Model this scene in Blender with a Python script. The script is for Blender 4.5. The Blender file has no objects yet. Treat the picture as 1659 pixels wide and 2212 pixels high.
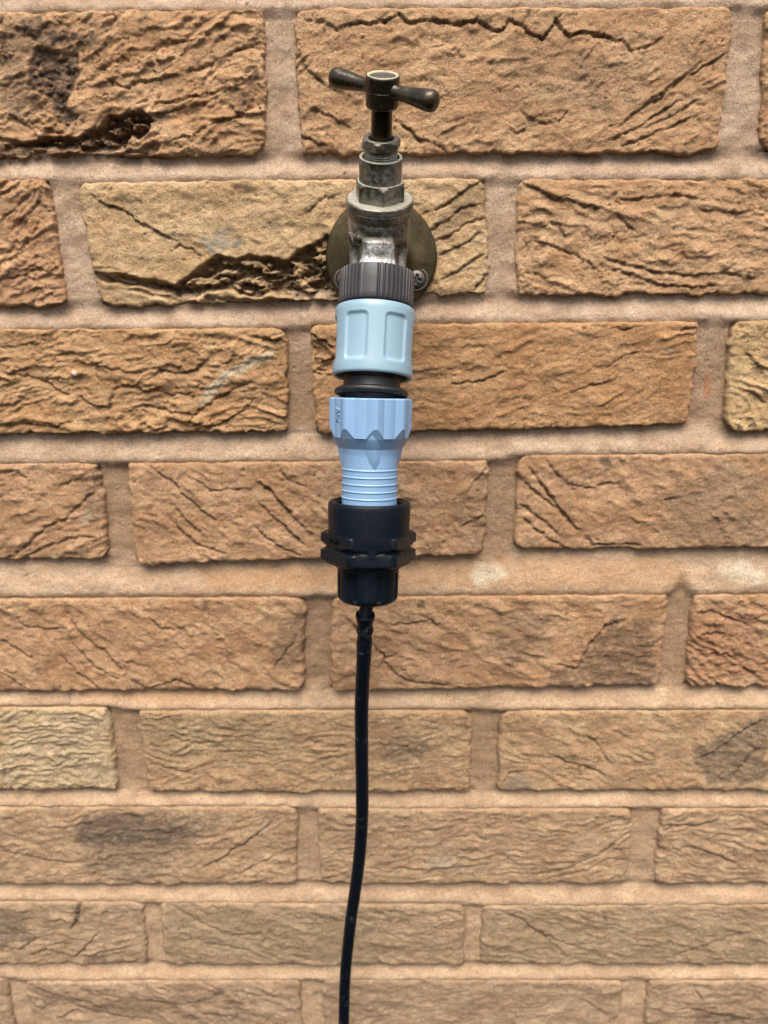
import bpy, bmesh, math, random
import numpy as np
from mathutils import Vector, Matrix

scene = bpy.context.scene
MM = 0.001                                   # all sizes below are in millimetres

# ------------------------------------------------------------------ camera
CAM = (50.73, -427.62, -62.16)
cam_data = bpy.data.cameras.new('camera')
cam = bpy.data.objects.new('camera', cam_data)
scene.collection.objects.link(cam)
_r = Vector((0.99996032, 0.0052329, -0.0072095))
_f = Vector((-0.00701725, 0.9612506, -0.27558672)).normalized()
_r = (_r - _f * _r.dot(_f)).normalized()
_u = _r.cross(_f)
cam.matrix_world = Matrix(((_r.x, _u.x, -_f.x, CAM[0]*MM), (_r.y, _u.y, -_f.y, CAM[1]*MM),
                           (_r.z, _u.z, -_f.z, CAM[2]*MM), (0, 0, 0, 1)))
cam_data.sensor_fit = 'VERTICAL'
cam_data.sensor_height = 36.0
cam_data.lens = 36.0 * 1661.0 / 2212.0
cam_data.clip_start = 0.01
cam_data.clip_end = 100.0
cam_data.dof.use_dof = True
cam_data.dof.focus_distance = 0.335
cam_data.dof.aperture_fstop = 13.0
scene.camera = cam

# ------------------------------------------------------------------ sky, sun, exposure
SUN_EL, SUN_AZ = math.radians(62), math.radians(-12)      # azimuth from straight in front of the wall, negative = left
world = bpy.data.worlds.new('World')
scene.world = world
world.use_nodes = True
wn, wl = world.node_tree.nodes, world.node_tree.links
wn.clear()
sky = wn.new('ShaderNodeTexSky')
sky.sky_type = 'NISHITA'
sky.sun_disc = False
sky.sun_elevation = SUN_EL
sky.sun_rotation = math.radians(180) + SUN_AZ
sky.air_density = 1.0
sky.dust_density = 6.0
sky.ozone_density = 0.6
bg = wn.new('ShaderNodeBackground')
bg.inputs['Strength'].default_value = 0.10
wo = wn.new('ShaderNodeOutputWorld')
wl.new(sky.outputs['Color'], bg.inputs['Color'])
wl.new(bg.outputs['Background'], wo.inputs['Surface'])
sun_data = bpy.data.lights.new('sun', 'SUN')
sun_data.energy = 2.2
sun_data.angle = math.radians(42)
sun_data.color = (1.0, 0.94, 0.85)
sun = bpy.data.objects.new('sun', sun_data)
scene.collection.objects.link(sun)
_to = Vector((math.sin(SUN_AZ)*math.cos(SUN_EL), -math.cos(SUN_AZ)*math.cos(SUN_EL), math.sin(SUN_EL)))
sun.rotation_euler = _to.to_track_quat('Z', 'Y').to_euler()
sun.location = _to * 3
vs = scene.view_settings
vs.view_transform = 'Standard'
vs.look = 'None'
vs.exposure = 1.05
vs.gamma = 1.0

# ------------------------------------------------------------------ measured places on the wall (mm; x right, z up, wall face y = 0)
BRICKS = {
    'A0': [(-223.7, 70.6), (-8.7, 70.6), (-11.2, 5.3), (-226.2, 5.3)],
    'A1': [(4.9, 70.8), (220.0, 69.5), (219.3, 4.3), (6.5, 5.2)],
    'A2': [(234.4, 69.4), (449.4, 69.4), (455.1, 4.8), (240.1, 4.8)],
    'B0': [(-339.5, -5.0), (-124.5, -5.0), (-121.7, -68.4), (-336.7, -68.4)],
    'B1': [(-110.6, -6.8), (101.4, -6.3), (104.6, -64.0), (-104.0, -69.5)],
    'B2': [(117.3, -7.3), (332.3, -7.3), (333.9, -65.1), (118.9, -65.1)],
    'C0': [(-219.4, -80.6), (-4.4, -80.6), (-6.1, -137.9), (-221.1, -137.9)],
    'C1': [(7.9, -79.3), (219.2, -78.8), (218.4, -135.1), (9.8, -139.8)],
    'C2': [(234.8, -78.4), (449.8, -78.4), (454.1, -139.4), (239.1, -139.4)],
    'D0': [(-329.4, -155.0), (-114.4, -155.0), (-114.5, -213.4), (-329.5, -213.4)],
    'D1': [(-99.1, -155.1), (107.6, -154.8), (106.3, -211.7), (-99.8, -217.0)],
    'D2': [(123.7, -151.9), (338.7, -151.9), (338.3, -208.9), (123.3, -208.9)],
    'E0': [(-214.7, -237.8), (0.3, -237.8), (-3.3, -300.1), (-218.3, -300.1)],
    'E1': [(15.8, -237.8), (217.3, -237.1), (217.0, -297.2), (13.0, -301.1)],
    'E2': [(232.1, -237.2), (447.1, -237.2), (447.8, -298.5), (232.8, -298.5)],
    'F0': [(-340.1, -311.2), (-125.1, -311.2), (-125.8, -371.3), (-340.8, -371.3)],
    'F1': [(-108.0, -313.5), (101.5, -314.4), (102.3, -373.2), (-107.0, -372.5)],
    'F2': [(119.1, -314.8), (334.1, -314.8), (334.0, -373.2), (119.0, -373.2)],
    'G0': [(-224.4, -384.0), (-9.4, -384.0), (-12.6, -445.1), (-227.6, -445.1)],
    'G1': [(2.3, -385.8), (208.6, -386.4), (208.8, -445.3), (2.3, -445.1)],
    'G2': [(225.7, -386.5), (440.7, -386.5), (441.5, -445.7), (226.5, -445.7)],
    'H0': [(-332.5, -459.2), (-117.5, -459.2), (-119.3, -512.3), (-334.3, -512.3)],
    'H1': [(-107.5, -459.3), (101.3, -462.8), (101.1, -513.5), (-107.4, -513.1)],
    'H2': [(111.3, -462.8), (326.3, -462.8), (326.4, -513.5), (111.4, -513.5)],
    'I0': [(-434.5, -524.4), (-219.5, -524.4), (-220.5, -589.4), (-435.5, -589.4)],
    'I1': [(-208.1, -527.2), (-13.1, -526.3), (-14.1, -591.3), (-207.1, -592.2)],
    'I2': [(0.5, -526.3), (213.8, -527.5), (212.8, -592.5), (1.5, -591.3)],
    'I3': [(229.3, -527.5), (444.3, -527.5), (445.3, -592.5), (230.3, -592.5)],
}
PLAIN = {
    'Al': [(-452.2, 70.6), (-237.2, 70.6), (-237.2, 5.3), (-452.2, 5.3)],
    'Br': [(344.9, -7.3), (559.9, -7.3), (559.9, -65.1), (344.9, -65.1)],
    'Cl': [(-447.1, -80.6), (-232.1, -80.6), (-232.1, -137.9), (-447.1, -137.9)],
    'Dr': [(349.7, -151.9), (564.7, -151.9), (564.7, -208.9), (349.7, -208.9)],
    'El': [(-444.3, -237.8), (-229.3, -237.8), (-229.3, -300.1), (-444.3, -300.1)],
    'Fr': [(345.1, -314.8), (560.1, -314.8), (560.1, -373.2), (345.1, -373.2)],
    'Gl': [(-453.6, -384.0), (-238.6, -384.0), (-238.6, -445.1), (-453.6, -445.1)],
    'Hr': [(337.4, -462.8), (552.4, -462.8), (552.4, -513.5), (337.4, -513.5)],
    'Z0': [(-330, 146.8), (-116, 146.8), (-116, 81.8), (-330, 81.8)],
    'Z1': [(-106, 146.8), (108, 146.8), (108, 81.8), (-106, 81.8)],
    'Z2': [(118, 146.8), (332, 146.8), (332, 81.8), (118, 81.8)],
    'Z3': [(342, 146.8), (556, 146.8), (556, 81.8), (342, 81.8)],
    'J0': [(-340, -603.5), (-126, -603.5), (-126, -668.5), (-340, -668.5)],
    'J1': [(-116, -603.5), (98, -603.5), (98, -668.5), (-116, -668.5)],
    'J2': [(109, -603.5), (323, -603.5), (323, -668.5), (109, -668.5)],
    'J3': [(334, -603.5), (548, -603.5), (548, -668.5), (334, -668.5)],
}
CRACKS = [
    ('A0',1.6,1.0,[(-88.1,40.9),(-80.4,36.2),(-74.3,39.2),(-67.4,39.7),(-56.8,41.7),(-46.1,45.7)]),
    ('A0',1.6,1.4,[(-67.1,29.3),(-55.4,30.2),(-44.8,32.2),(-35.3,34.2),(-21.3,36.2)]),
    ('A0',1.0,0.9,[(-70.9,51.0),(-64.9,54.0),(-60.1,56.5),(-51.0,56.4),(-40.6,56.9)]),
    ('A0',1.8,1.2,[(-49.8,42.6),(-41.5,45.2),(-30.8,49.7),(-20.2,54.1),(-9.8,56.6)]),
    ('A0',1.2,1.0,[(-65.3,24.0),(-53.3,27.0),(-42.7,29.1),(-39.1,30.1)]),
    ('A0',2.0,1.3,[(-64.0,11.1),(-49.6,14.3),(-36.3,20.6),(-22.0,23.6),(-17.0,29.9),(-15.6,34.1)]),
    ('A0',1.2,1.0,[(-144.4,27.8),(-138.0,23.5),(-130.4,19.2),(-122.4,17.0),(-110.7,16.4)]),
    ('A0',1.0,0.8,[(-91.4,42.0),(-87.0,39.9),(-85.0,37.3)]),
    ('A0',2.5,0.6,[(-91.8,33.1),(-90.2,33.9),(-89.1,33.0)]),
    ('A0',1.2,0.8,[(-73.9,19.8),(-68.8,24.0),(-64.7,30.3),(-61.9,35.5)]),
    ('A1',2.4,1.5,[(7.7,68.4),(11.0,65.4),(20.1,64.8),(25.7,61.3),(37.1,64.2),(41.6,63.7),(47.3,64.6),(49.4,64.1),(51.7,66.1),(56.2,67.2),(59.6,65.0),(64.1,64.0),(70.9,65.1),(78.8,64.3),(87.9,63.3),(94.6,65.2),(98.1,62.7),(105.0,60.1),(108.3,62.1),(110.5,65.0),(112.8,63.0),(117.3,62.5),(119.7,59.5),(127.8,56.4),(130.5,60.4),(133.1,64.4),(136.7,60.3),(140.3,56.8),(145.8,59.3),(157.3,57.7),(166.5,55.1),(171.4,51.0),(180.4,52.4),(183.5,55.4),(187.8,57.9)]),
    ('A1',2.2,1.6,[(53.8,21.9),(60.8,16.6),(66.7,12.2),(76.1,8.9),(82.0,5.6)]),
    ('A1',1.4,1.0,[(111.1,17.2),(115.9,14.5),(121.7,16.1)]),
    ('A1',1.5,1.0,[(116.6,24.6),(123.8,20.3),(129.7,18.1),(137.8,20.2),(142.1,25.4)]),
    ('A1',1.8,1.2,[(158.4,9.3),(170.9,13.5),(177.7,16.7),(188.7,24.0),(198.6,29.1)]),
    ('A1',1.4,1.0,[(177.8,15.6),(194.7,21.8),(208.9,30.1)]),
    ('A1',1.8,1.0,[(174.8,23.0),(185.9,29.3),(198.7,39.5),(209.6,44.5),(220.4,50.6)]),
    ('A1',1.6,1.0,[(169.1,7.1),(189.5,15.5),(206.3,21.7)]),
    ('A1',1.4,0.8,[(166.1,15.7),(179.2,26.2),(193.3,36.5),(207.1,46.6)]),
    ('A1',1.4,0.9,[(7.3,56.4),(8.2,49.3),(11.4,43.2),(19.3,37.9),(30.7,31.6)]),
    ('A1',1.6,1.2,[(5.7,13.8),(11.5,12.7),(15.0,10.0),(20.8,9.4)]),
    ('A1',1.2,0.8,[(10.8,26.5),(21.2,23.3),(32.8,16.8)]),
    ('B0',1.4,1.0,[(-154.6,-41.9),(-144.4,-39.7),(-134.6,-30.5),(-129.9,-22.6)]),
    ('B0',1.6,1.2,[(-156.5,-54.8),(-142.5,-52.5),(-135.9,-49.1),(-125.1,-51.5)]),
    ('B0',1.2,0.8,[(-149.2,-30.4),(-137.2,-22.5),(-126.1,-11.4)]),
    ('B0',1.2,0.8,[(-152.2,-25.8),(-140.1,-16.9),(-131.9,-10.2)]),
    ('B1',2.4,1.6,[(-103.3,-11.6),(-98.9,-16.1),(-94.4,-18.4),(-87.3,-20.1),(-81.8,-25.2),(-73.6,-29.3),(-67.8,-32.2),(-58.4,-36.3)]),
    ('B1',1.4,1.0,[(-63.6,-40.3),(-58.5,-38.0),(-50.3,-41.5),(-46.7,-43.9)]),
    ('B1',1.8,1.0,[(-105.3,-51.6),(-91.8,-52.9),(-81.0,-55.3),(-69.9,-56.6),(-62.7,-59.0)]),
    ('B1',1.4,0.8,[(6.7,-23.6),(17.8,-15.9),(26.2,-13.7)]),
    ('B1',2.0,1.2,[(66.8,-24.1),(77.7,-20.8),(88.3,-14.2),(100.1,-6.5)]),
    ('B1',2.0,1.2,[(69.3,-33.2),(82.5,-26.5),(88.5,-20.9),(101.6,-18.7)]),
    ('B1',1.8,1.0,[(70.6,-39.0),(85.1,-33.3),(92.2,-27.7),(101.8,-25.5)]),
    ('B1',1.8,1.2,[(76.7,-44.8),(88.8,-39.1),(100.8,-32.3)]),
    ('B1',2.0,1.2,[(79.3,-56.5),(91.5,-49.6),(102.3,-42.7)]),
    ('B1',2.0,1.2,[(95.5,-62.5),(101.5,-55.5),(103.2,-52.0)]),
    ('B2',2.2,1.4,[(118.6,-8.3),(125.2,-11.1),(131.3,-13.4),(136.2,-16.2),(144.7,-18.0),(153.2,-20.3),(166.6,-22.6)]),
    ('B2',1.4,0.9,[(133.3,-28.0),(140.5,-29.2),(142.0,-33.8),(145.8,-37.2)]),
    ('B2',1.8,1.2,[(168.6,-17.0),(178.2,-17.7),(190.0,-16.1),(200.6,-15.1),(216.5,-18.5)]),
    ('B2',1.6,1.2,[(200.0,-8.4),(215.0,-5.2),(238.9,-6.5)]),
    ('B2',1.8,1.0,[(169.1,-23.8),(175.5,-29.5),(180.6,-32.9)]),
    ('B2',1.8,1.2,[(158.3,-41.9),(168.4,-47.8),(180.9,-50.2),(195.8,-53.8),(211.9,-55.1),(230.1,-54.1),(252.5,-57.8)]),
    ('B2',1.6,1.0,[(162.4,-48.9),(177.5,-53.7),(193.9,-59.7),(212.5,-61.0),(233.3,-60.0)]),
    ('B2',1.4,1.0,[(210.9,-22.4),(229.1,-24.2),(241.0,-23.7)]),
    ('B2',1.4,1.0,[(119.4,-42.8),(126.4,-37.1),(136.3,-39.4),(152.4,-45.3),(165.3,-54.8)]),
    ('C0',1.4,1.0,[(-161.6,-90.3),(-148.8,-89.1),(-138.2,-86.1),(-124.2,-85.6)]),
    ('C0',2.0,1.4,[(-29.5,-83.8),(-19.5,-85.7),(-12.0,-87.6),(-4.4,-87.0)]),
    ('C0',2.2,1.6,[(-103.2,-114.0),(-92.6,-110.9),(-85.2,-114.1),(-77.5,-113.5),(-70.0,-116.1),(-58.3,-115.5),(-51.8,-113.7)]),
    ('C0',2.0,1.4,[(-122.7,-115.8),(-114.4,-122.3),(-105.5,-123.0),(-100.7,-114.6)]),
    ('C0',2.0,1.6,[(-84.7,-108.4),(-74.0,-103.4),(-61.3,-104.7),(-48.1,-98.5)]),
    ('C0',2.0,1.4,[(-63.7,-134.3),(-55.2,-125.2),(-43.0,-117.6),(-29.8,-111.3),(-20.7,-108.8)]),
    ('C0',2.0,1.4,[(-60.0,-136.9),(-44.1,-133.1),(-30.6,-125.4),(-22.5,-117.7)]),
    ('C0',1.6,1.2,[(-163.6,-104.0),(-148.4,-105.4),(-137.4,-109.3),(-126.8,-117.0)]),
    ('C0',1.6,1.2,[(-167.7,-132.3),(-148.2,-132.4),(-135.3,-133.8),(-124.4,-130.0)]),
    ('C0',1.5,1.2,[(-130.4,-94.2),(-121.3,-92.4),(-114.1,-96.8),(-103.5,-104.4)]),
    ('C0',1.8,1.2,[(-93.9,-123.7),(-83.4,-122.5),(-68.2,-126.4),(-55.4,-127.8)]),
    ('C1',2.2,1.8,[(8.3,-82.8),(12.0,-85.9),(15.7,-87.8),(21.2,-92.8)]),
    ('C1',2.2,1.6,[(8.9,-103.9),(12.6,-105.9),(20.3,-105.3)]),
    ('C1',2.0,1.2,[(83.9,-112.0),(92.8,-110.8),(103.0,-109.6),(111.8,-105.9),(115.6,-104.7)]),
    ('C1',1.2,0.8,[(168.3,-79.7),(174.7,-82.2),(183.5,-82.8)]),
    ('C1',1.6,1.0,[(203.6,-83.6),(211.0,-83.0),(219.6,-81.3)]),
    ('C1',1.2,0.8,[(150.5,-116.3),(163.0,-112.5),(175.6,-110.1)]),
    ('C1',1.2,0.8,[(112.6,-130.2),(120.3,-127.6),(127.8,-123.8)]),
    ('C1',1.2,0.8,[(167.6,-105.0),(179.6,-96.3),(195.8,-94.0)]),
    ('C2',1.8,1.2,[(244.8,-94.3),(250.6,-100.6),(258.9,-106.9)]),
    ('C2',1.8,1.2,[(247.4,-115.6),(252.8,-118.2),(261.0,-123.4)]),
    ('D0',2.0,1.4,[(-179.5,-213.5),(-170.9,-210.7),(-160.2,-202.1),(-149.3,-192.2),(-138.0,-188.1),(-127.4,-178.4),(-115.7,-168.8)]),
    ('D0',1.8,1.2,[(-167.0,-212.2),(-151.0,-205.0),(-136.7,-199.4),(-117.5,-198.1)]),
    ('D0',1.8,1.2,[(-171.8,-160.3),(-162.3,-159.0),(-156.4,-164.5)]),
    ('D0',1.4,0.8,[(-139.6,-168.7),(-128.5,-164.6),(-118.6,-159.3)]),
    ('D1',2.0,1.4,[(-75.3,-163.6),(-68.1,-173.2),(-59.3,-181.6),(-49.2,-190.0)]),
    ('D1',1.4,1.0,[(-58.1,-165.0),(-52.0,-171.9),(-39.9,-170.6),(-27.9,-170.7)]),
    ('D1',2.4,1.6,[(-27.5,-163.9),(-17.3,-172.1),(-11.0,-180.4),(-2.1,-190.3),(7.0,-200.9)]),
    ('D1',2.0,1.4,[(-77.2,-187.0),(-68.7,-198.4),(-61.0,-204.1),(-45.1,-209.9)]),
    ('D1',1.8,1.2,[(-29.1,-191.5),(-20.1,-201.5),(-8.2,-208.7),(1.2,-211.6)]),
    ('D1',1.6,1.0,[(-81.5,-159.5),(-75.4,-164.9)]),
    ('D1',1.8,1.2,[(-25.6,-177.6),(-15.4,-188.8),(-5.1,-198.7),(4.1,-207.3)]),
    ('D1',1.8,1.2,[(-75.2,-178.7),(-64.2,-192.7),(-55.3,-199.9)]),
    ('D1',1.2,0.8,[(-13.9,-155.8),(-7.7,-165.3),(4.0,-169.5)]),
    ('D1',1.3,1.0,[(94.2,-174.1),(100.6,-166.0),(107.0,-157.9)]),
    ('D1',1.3,1.0,[(91.9,-193.6),(99.9,-189.4),(106.5,-185.3)]),
    ('D2',1.6,1.0,[(138.3,-152.7),(145.3,-162.2),(152.3,-169.0),(161.7,-170.4),(167.0,-171.8),(172.1,-169.1),(180.0,-168.5),(188.4,-174.7)]),
    ('D2',2.6,1.8,[(129.3,-156.7),(140.5,-171.7),(150.6,-185.5),(159.2,-195.4),(163.4,-198.2)]),
    ('D2',2.0,1.4,[(123.7,-163.4),(134.0,-173.0),(147.9,-184.1)]),
    ('D2',2.0,1.4,[(126.6,-186.8),(136.4,-196.7),(147.6,-203.8),(155.9,-208.1)]),
    ('D2',1.8,1.2,[(125.0,-179.8),(138.8,-189.7),(152.9,-202.4)]),
    ('D2',1.4,1.0,[(207.4,-178.9),(220.4,-176.3)]),
    ('D2',2.0,1.4,[(163.4,-198.2),(169.3,-205.4),(182.8,-205.4),(199.0,-205.5)]),
    ('E0',1.8,1.0,[(-175.8,-245.9),(-171.6,-255.8),(-157.7,-257.4),(-145.0,-256.7)]),
    ('E0',2.6,1.8,[(-144.9,-244.5),(-137.1,-261.3),(-124.1,-272.1),(-112.9,-287.9),(-108.8,-289.5)]),
    ('E0',2.2,1.4,[(-186.9,-264.1),(-177.8,-270.3),(-167.5,-278.2)]),
    ('E0',2.0,1.4,[(-144.5,-264.3),(-132.3,-281.5),(-116.3,-292.6)]),
    ('E0',2.0,1.4,[(-109.0,-291.0),(-99.7,-299.1),(-81.7,-291.2),(-72.1,-296.0),(-66.7,-300.8)]),
    ('E0',1.4,0.9,[(-95.1,-249.3),(-88.8,-256.9),(-73.4,-258.5)]),
    ('E0',1.4,1.0,[(-21.3,-285.1),(-12.2,-272.7),(-4.7,-260.4)]),
    ('E0',2.0,1.2,[(-189.8,-284.4),(-177.3,-297.1),(-163.5,-302.0)]),
    ('E0',1.8,1.2,[(-152.7,-273.6),(-141.6,-287.7),(-128.5,-298.9)]),
    ('E1',2.0,1.4,[(22.2,-248.4),(33.2,-260.6),(47.0,-276.0),(46.9,-279.2),(52.6,-287.0),(62.5,-293.4),(89.7,-296.7)]),
    ('E1',2.0,1.4,[(148.9,-280.4),(164.8,-285.9),(170.9,-270.4),(181.1,-256.7),(194.7,-252.2)]),
    ('E1',1.4,1.0,[(47.1,-253.8),(59.7,-255.4),(75.0,-252.4),(83.5,-260.8)]),
    ('E2',2.0,1.4,[(233.3,-249.4),(244.2,-248.0),(258.7,-254.1),(267.4,-257.1)]),
    ('E2',2.4,1.6,[(244.6,-276.9),(255.6,-275.4),(268.2,-286.4),(280.5,-294.3)]),
    ('E2',1.6,1.2,[(236.2,-264.6),(247.1,-261.6),(261.6,-266.2)]),
    ('F1',1.2,0.9,[(-93.7,-330.1),(-72.2,-336.8),(-50.0,-333.5)]),
    ('F1',1.2,0.9,[(-104.4,-350.2),(-81.2,-357.0),(-58.3,-348.6)]),
    ('F2',2.0,1.4,[(147.8,-342.7),(162.9,-351.1),(176.4,-354.6),(188.7,-361.4)]),
    ('F2',1.6,1.0,[(173.4,-331.1),(182.7,-339.4),(191.1,-354.6)]),
    ('F2',1.8,1.2,[(123.7,-366.4),(126.4,-359.5),(135.2,-357.8)]),
    ('F2',1.8,1.2,[(245.1,-349.7),(258.9,-341.4),(273.3,-328.2),(286.4,-318.4)]),
    ('F2',1.6,1.2,[(268.7,-363.4),(275.9,-349.9),(288.5,-334.9)]),
    ('G0',1.8,1.2,[(-77.8,-432.6),(-61.7,-423.4),(-42.4,-408.9),(-23.3,-391.9)]),
    ('G0',1.6,1.2,[(-209.2,-417.5),(-195.5,-419.4),(-179.3,-425.0),(-160.9,-426.8)]),
    ('G0',1.6,1.2,[(-51.7,-436.4),(-40.4,-429.0),(-24.7,-421.7)]),
    ('G1',1.4,1.0,[(138.7,-438.8),(169.1,-431.4),(191.3,-418.7),(206.8,-402.5)]),
    ('G1',1.3,0.9,[(154.2,-440.7),(181.6,-433.3),(199.1,-420.5)]),
    ('G1',1.2,0.9,[(45.8,-431.1),(76.7,-433.0),(107.5,-429.4)]),
    ('G2',2.2,1.6,[(228.3,-406.1),(233.7,-399.0),(247.3,-399.0),(265.0,-395.5)]),
    ('G2',1.6,1.2,[(237.1,-418.8),(248.9,-415.2),(268.0,-422.5),(286.1,-433.6)]),
    ('H0',2.6,1.2,[(-160.8,-458.8),(-162.9,-470.3),(-169.1,-482.0)]),
    ('H0',2.0,1.4,[(-201.0,-505.8),(-188.7,-497.8),(-168.7,-505.8),(-155.6,-489.9),(-148.4,-482.1)]),
    ('H0',1.8,1.4,[(-220.8,-497.7),(-206.3,-497.8),(-195.6,-489.8),(-190.6,-487.9)]),
    ('H1',1.1,0.8,[(-96.0,-464.7),(-74.8,-478.3),(-54.7,-486.2),(-30.7,-484.3)]),
    ('H1',1.1,0.8,[(-99.0,-482.2),(-75.9,-494.0),(-44.3,-500.0)]),
    ('H2',1.6,1.2,[(124.1,-465.2),(140.2,-474.9),(156.7,-490.5),(173.6,-506.4)]),
    ('H2',1.4,1.0,[(146.9,-482.7),(169.7,-494.5),(194.1,-502.5)]),
    ('H2',1.2,1.0,[(237.7,-508.5),(268.2,-494.7),(298.5,-483.0)]),
    ('I1',1.8,1.4,[(-208.6,-526.1),(-185.7,-538.5),(-172.1,-548.9),(-146.6,-557.4),(-113.9,-561.7)]),
    ('I1',1.8,1.2,[(-190.2,-561.6),(-172.4,-551.0)]),
    ('I1',1.4,1.0,[(-176.5,-530.2),(-144.9,-540.6),(-96.1,-546.9),(-54.3,-534.5)]),
    ('I3',2.0,1.6,[(261.3,-551.6),(283.3,-557.9),(308.4,-562.1)]),
    ('I3',1.4,1.0,[(260.6,-528.8),(266.5,-539.1),(270.4,-545.3)]),
    ('I2',1.2,0.9,[(183.9,-543.1),(195.9,-551.5),(202.9,-557.8)]),
]
CAVITIES = [
    ('A0',7.5,[(-139.8,11.2),(-122.8,14.0),(-107.5,13.6),(-96.4,17.8),(-89.9,23.6),(-79.2,25.1),(-72.1,26.1),(-67.8,21.9),(-70.7,16.0),(-75.6,13.4),(-80.2,15.0),(-82.6,8.6),(-96.3,7.6),(-123.4,9.5),(-139.9,10.5)]),
    ('A0',1.6,[(-121.0,55.0),(-113.3,51.9),(-101.7,53.3),(-102.4,42.1),(-106.2,34.8),(-109.4,27.5),(-105.1,24.3),(-110.0,22.2),(-115.5,25.4),(-120.3,33.9),(-128.0,37.1),(-127.9,46.4),(-123.5,53.5)]),
    ('B1',6.0,[(-47.1,-48.5),(-40.6,-43.9),(-29.7,-45.4),(-22.2,-43.5),(-11.2,-44.1),(-2.7,-46.5),(3.6,-40.8),(19.7,-34.0),(26.6,-49.1),(25.0,-65.6),(1.5,-64.9),(-10.9,-63.0),(-23.4,-64.7),(-35.5,-60.4),(-45.6,-62.1),(-53.2,-65.1),(-60.6,-63.8),(-77.7,-60.1),(-94.7,-57.0),(-104.3,-54.0),(-105.4,-52.2),(-91.9,-53.5),(-81.0,-55.9),(-70.0,-57.2),(-62.7,-59.0),(-52.2,-50.8)]),
    ('B1',2.4,[(-87.7,-60.6),(-70.4,-61.6),(-45.7,-63.9),(-21.0,-65.9),(3.9,-66.7),(26.2,-66.8),(26.1,-72.2),(-8.8,-70.8),(-33.6,-69.0),(-63.6,-69.8),(-70.7,-64.9)]),
    ('B1',2.6,[(-105.9,-51.4),(-91.8,-52.3),(-79.7,-54.9),(-69.9,-55.7),(-61.4,-58.6),(-61.7,-61.7),(-77.6,-59.6),(-94.8,-57.1),(-104.7,-54.7)]),
    ('A0',3.0,[(-146.5,14.0),(-132.5,12.6),(-116.2,9.8),(-96.3,7.6),(-81.0,7.5),(-71.2,10.1),(-64.1,10.3),(-66.8,6.3),(-81.3,3.7),(-112.2,3.9),(-147.7,5.3)]),
    ('C1',2.2,[(8.8,-86.5),(15.6,-89.7),(21.1,-96.5),(21.6,-105.3),(11.4,-104.0),(9.1,-96.4)]),
    ('F0',1.0,[(-202.6,-372.2),(-194.9,-349.8),(-193.6,-372.2)]),
]
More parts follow.
